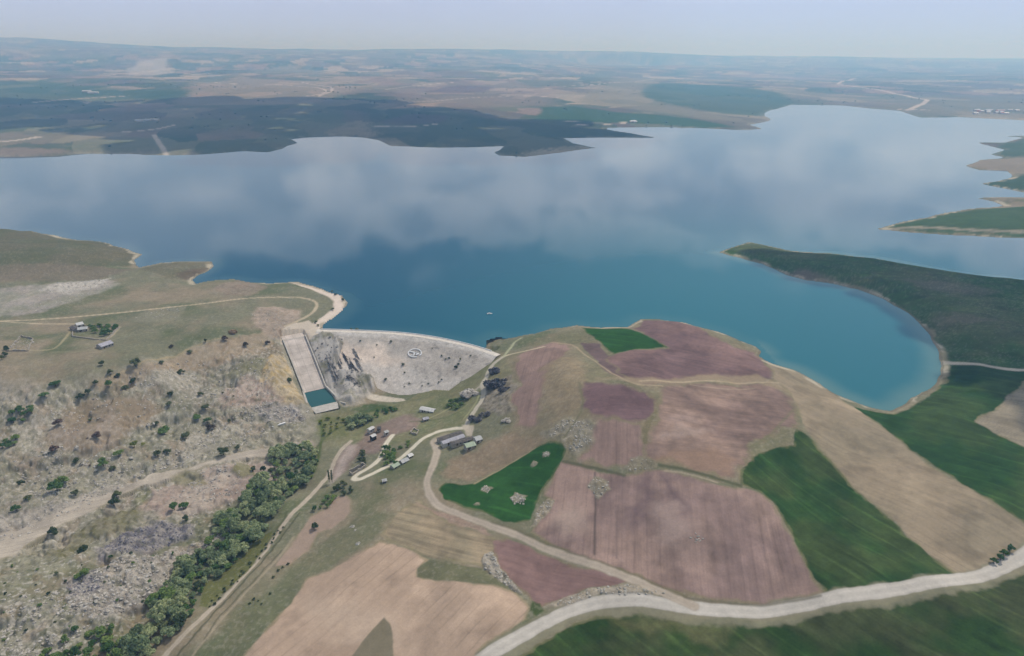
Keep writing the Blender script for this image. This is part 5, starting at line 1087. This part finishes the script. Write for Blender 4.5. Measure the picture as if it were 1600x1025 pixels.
def outcrop(label, cat, px, py, size, mat, rz, seed, lump=7, group=None):
    x, y, z = at([(px, py)])[0]; rng = np.random.default_rng(seed); tv, tf = ico(4); Vs = []; Fs = []; k = 0
    for i in range(lump):
        c = np.array([rng.uniform(-.7, .7) * size[0], rng.uniform(-.6, .6) * size[1], rng.uniform(-.2, .15) * size[2]]); r = np.array(size) * rng.uniform(.35, .6)
        v = tv.copy(); dn = np.zeros(len(v))
        for o_, (f_, a_) in enumerate(((1.6, .35), (3.7, .2), (8, .1))):
            dn += a_ * np.abs(perlin(v[:, 0] * f_ + seed + i * 3.1 + v[:, 2] * f_ * .7, v[:, 1] * f_ - i * 1.7 + v[:, 2] * f_ * 1.3, 7 + o_ + i)) * 2
        v = v * (1.1 - dn)[:, None]; Vs.append(v * r + c); Fs.append(tf + k); k += len(v)
    o = mesh_np('rock_outcrop', np.concatenate(Vs), np.concatenate(Fs), mat, False, tri=True); o.location = (x, y, z); rotm(o, rz)
    return tag(o, label, cat, group)
outcrop('big dark rock outcrop right of the track to the dam', 'rock', 778, 599, (11, 8, 7), Mrockd, .3, 3, 8)
outcrop('grey rock outcrop below the big dark one beside the hill field', 'rock', 786, 611, (9, 5, 4.5), Mrockd, .5, 4, 6)
outcrop('dark rock outcrop above the big one beside the upper track bend', 'rock', 776, 581, (7, 6, 4.5), Mrockd, .2, 5, 6)
outcrop('broken dark rocks where the two track branches meet above the barns', 'rock', 750, 652, (7, 7, 3.5), Mrockd, .9, 6, 8)
outcrop('small dark rocks on the right of the broken rocks above the barns', 'rock', 766, 647, (6, 4, 2.5), Mrockd, .2, 8, 6)
outcrop('pale broken rocks on the left side of the track below the dam end', 'rock', 736, 616, (7, 9, 3.5), Mrock, .8, 9, 8)
outcrop('pale rocks in the grass near the edge of the pinkish hill field', 'rock', 794, 657, (5, 4, 2), Mrock, .3, 10, 5)
def rib(label, p, q, wid, hgt, mat, seed):
    A, B = at([p, q]); d = B[:2] - A[:2]; o = outcrop(label, 'rock', (p[0] + q[0]) / 2, (p[1] + q[1]) / 2, (float(np.hypot(*d)) / 2 * .95, wid, hgt), mat, math.atan2(d[1], d[0]), seed, 9)
    c = (A + B) / 2; zc = float(hgrid(GZ, np.array([c[0]]), np.array([c[1]]))[0]); o.location = (c[0], c[1], zc - .15 * hgt)
    L = math.hypot(*d); o.rotation_euler = (0, math.atan2(float(hgrid(GZ, A[:1], A[1:2])[0] - hgrid(GZ, B[:1], B[1:2])[0]), L), math.atan2(d[1], d[0]))
Mspur = noisy('streaked_spur_rock', alb((70,70,74)), alb((190,184,178)), .3, .95, .1, .6)
rib('streaked rock rib nearest the right wall of the spillway', (508,540), (528,590), 3.0, 4.2, Mspur, 12)
rib('pale rock rib in the middle of the spur between spillway and dam', (518,534), (548,590), 3.0, 5.0, Mspur, 13)
rib('dark rock rib on the dam side of the spur', (534,540), (562,588), 3.6, 5.2, Mrockd, 14)
rib('pale rock rib closest to the tan patch of the dam face', (548,545), (574,588), 3.0, 4.4, Mspur, 16)
rib('short dark rib at the foot of the spur beside the pale toe bank', (540,588), (560,606), 2.8, 3.4, Mspur, 17)
outcrop('orange brown crag on the plateau edge above the spillway', 'rock', 364, 519, (6, 4, 3), noisy('tan_rock', alb((120,100,78)), alb((170,146,116)), .4, .95, .1, .4), .2, 15, 6)
BP = [(120,700),(60,745),(150,735),(222,738),(300,712),(395,700),(430,706),(442,705),(340,738),(180,880),(205,925),(190,935),(230,900),(240,885),(150,940),(90,715),(72,708),(240,662),(232,664),(205,716),(330,732),(345,735),(370,590),(378,586),(350,618),(555,830),(552,824),(608,757),(600,762),(560,850)]
for i, (px, py) in enumerate(BP):
    x, y, z = at([(px, py)])[0]; P0 = np.zeros((1, 3)); o = rock_mesh('boulder', P0, np.array([random.uniform(.9, 1.7)]), Mrockw if i % 3 else Mrock, np.random.default_rng(i), tv=ICO2)
    o.location = (x, y, z + .2); tag(o, 'single pale boulder lying on the left hillside or stream bank' if px < 500 else 'single pale boulder on the grass slope above the small tan plot', 'boulder', 'boulders of the left hillside' if px < 500 else 'boulders above the tan plot')
# far scrub and orchards
FPT = []
P = np.column_stack([RNG.uniform(-3000, 5200, 9000), RNG.uniform(1700, 7500, 9000)])
keep = (np.abs(P[:, 0] / P[:, 1]) < .85) & (sdist(P[:, 0], P[:, 1], LAKE) > 25) & (fbm(P[:, 0], P[:, 1], 420, 3, 95) > .22)
P = P[keep][:900]; tv, tf = IC0
o = rock_mesh('distant_scrub', np.column_stack([P, gz_fine(P[:, 0], P[:, 1]) + 1.5]), RNG.uniform(2.0, 5.0, len(P)), noisy('scrub_green', lin((54,68,46)), lin((80,92,62)), .05, .95, .1), RNG, tv=IC0)
tag(o, 'dark scrub and orchard dots over the far plain', 'scrub', kind='stuff')

# ------------------------------------------------------------------ clouds over the scene, which shade the far shore and the peninsula
mc, t, b = newmat('cloud_white', (0.9, 0.9, 0.92), 1.0, 0.0)
def cloud(label, outline_px, alt, rad, spacing, seed):
    W = at_z(outline_px, 8.0); sh_ = SUN[:2] / SUN[2] * alt; rng = np.random.default_rng(seed)
    lo, hi = W.min(0), W.max(0); P = rng.uniform(lo, hi, (6000, 2)); P = P[inside(P[:, 0], P[:, 1], W)]; pts = []
    for p in P:
        if not pts or np.min(np.hypot(*(np.array(pts) - p).T)) > spacing: pts.append(p)
    P = np.array(pts); c = P.mean(0)
    tv, tf = ico(2); n = len(P); R = rad * rng.uniform(.5, 1.25, n)
    V = tv[None] * rng.uniform(.8, 1.2, (n, len(tv), 1)) * np.stack([R, R, R * .45], 1)[:, None, :] + np.column_stack([P - c, rng.uniform(-.3, .5, n) * rad])[:, None, :]
    o = mesh_np('cloud', V.reshape(-1, 3), (tf[None] + (np.arange(n) * len(tv))[:, None, None]).reshape(-1, 3), mc, True, tri=True)
    o.location = (c[0] + sh_[0], c[1] + sh_[1], alt); return tag(o, label, 'cloud', kind='structure')
cloud('flat cloud high above the far left shore', [(-400,172),(100,169),(300,166),(480,164),(560,168),(640,174),(760,182),(880,194),(1040,212),(960,226),(900,240),(780,252),(600,236),(470,244),(330,246),(260,232),(170,214),(60,206),(-400,206)], 1900, 132, 112, 1)
cloud('flat cloud high above the right hand peninsula', [(1160,388),(1240,392),(1400,408),(1640,442),(1900,470),(1900,760),(1680,700),(1600,640),(1540,600),(1500,575),(1490,540),(1440,490),(1360,452),(1260,426)], 1100, 22, 15, 2)

# ------------------------------------------------------------------ haze
TOP = max(CAMZ + 6, float(GZ[np.abs(GX) < 1e9].max()) + 5)
hb = MB(); hb.box((0, 21000, (TOP - 60) / 2), (101000, 24500, (TOP + 60) / 2))
mh = bpy.data.materials.new('haze_air'); mh.use_nodes = True; ht = mh.node_tree; ht.nodes.remove(ht.nodes['Principled BSDF'])
pv = N('ShaderNodeVolumePrincipled', ht); pv.inputs['Density'].default_value = HAZE_DENSITY; pv.inputs['Color'].default_value = (.27, .58, 1.0, 1); pv.inputs['Absorption Color'].default_value = (.84, .84, 1, 1); pv.inputs['Anisotropy'].default_value = 0.3
ht.links.new(pv.outputs[0], ht.nodes['Material Output'].inputs['Volume'])
hz_o = hb.build('haze', mh); tag(hz_o, 'pale blue haze thickening towards the horizon', 'haze', kind='stuff'); hz_o.visible_shadow = True
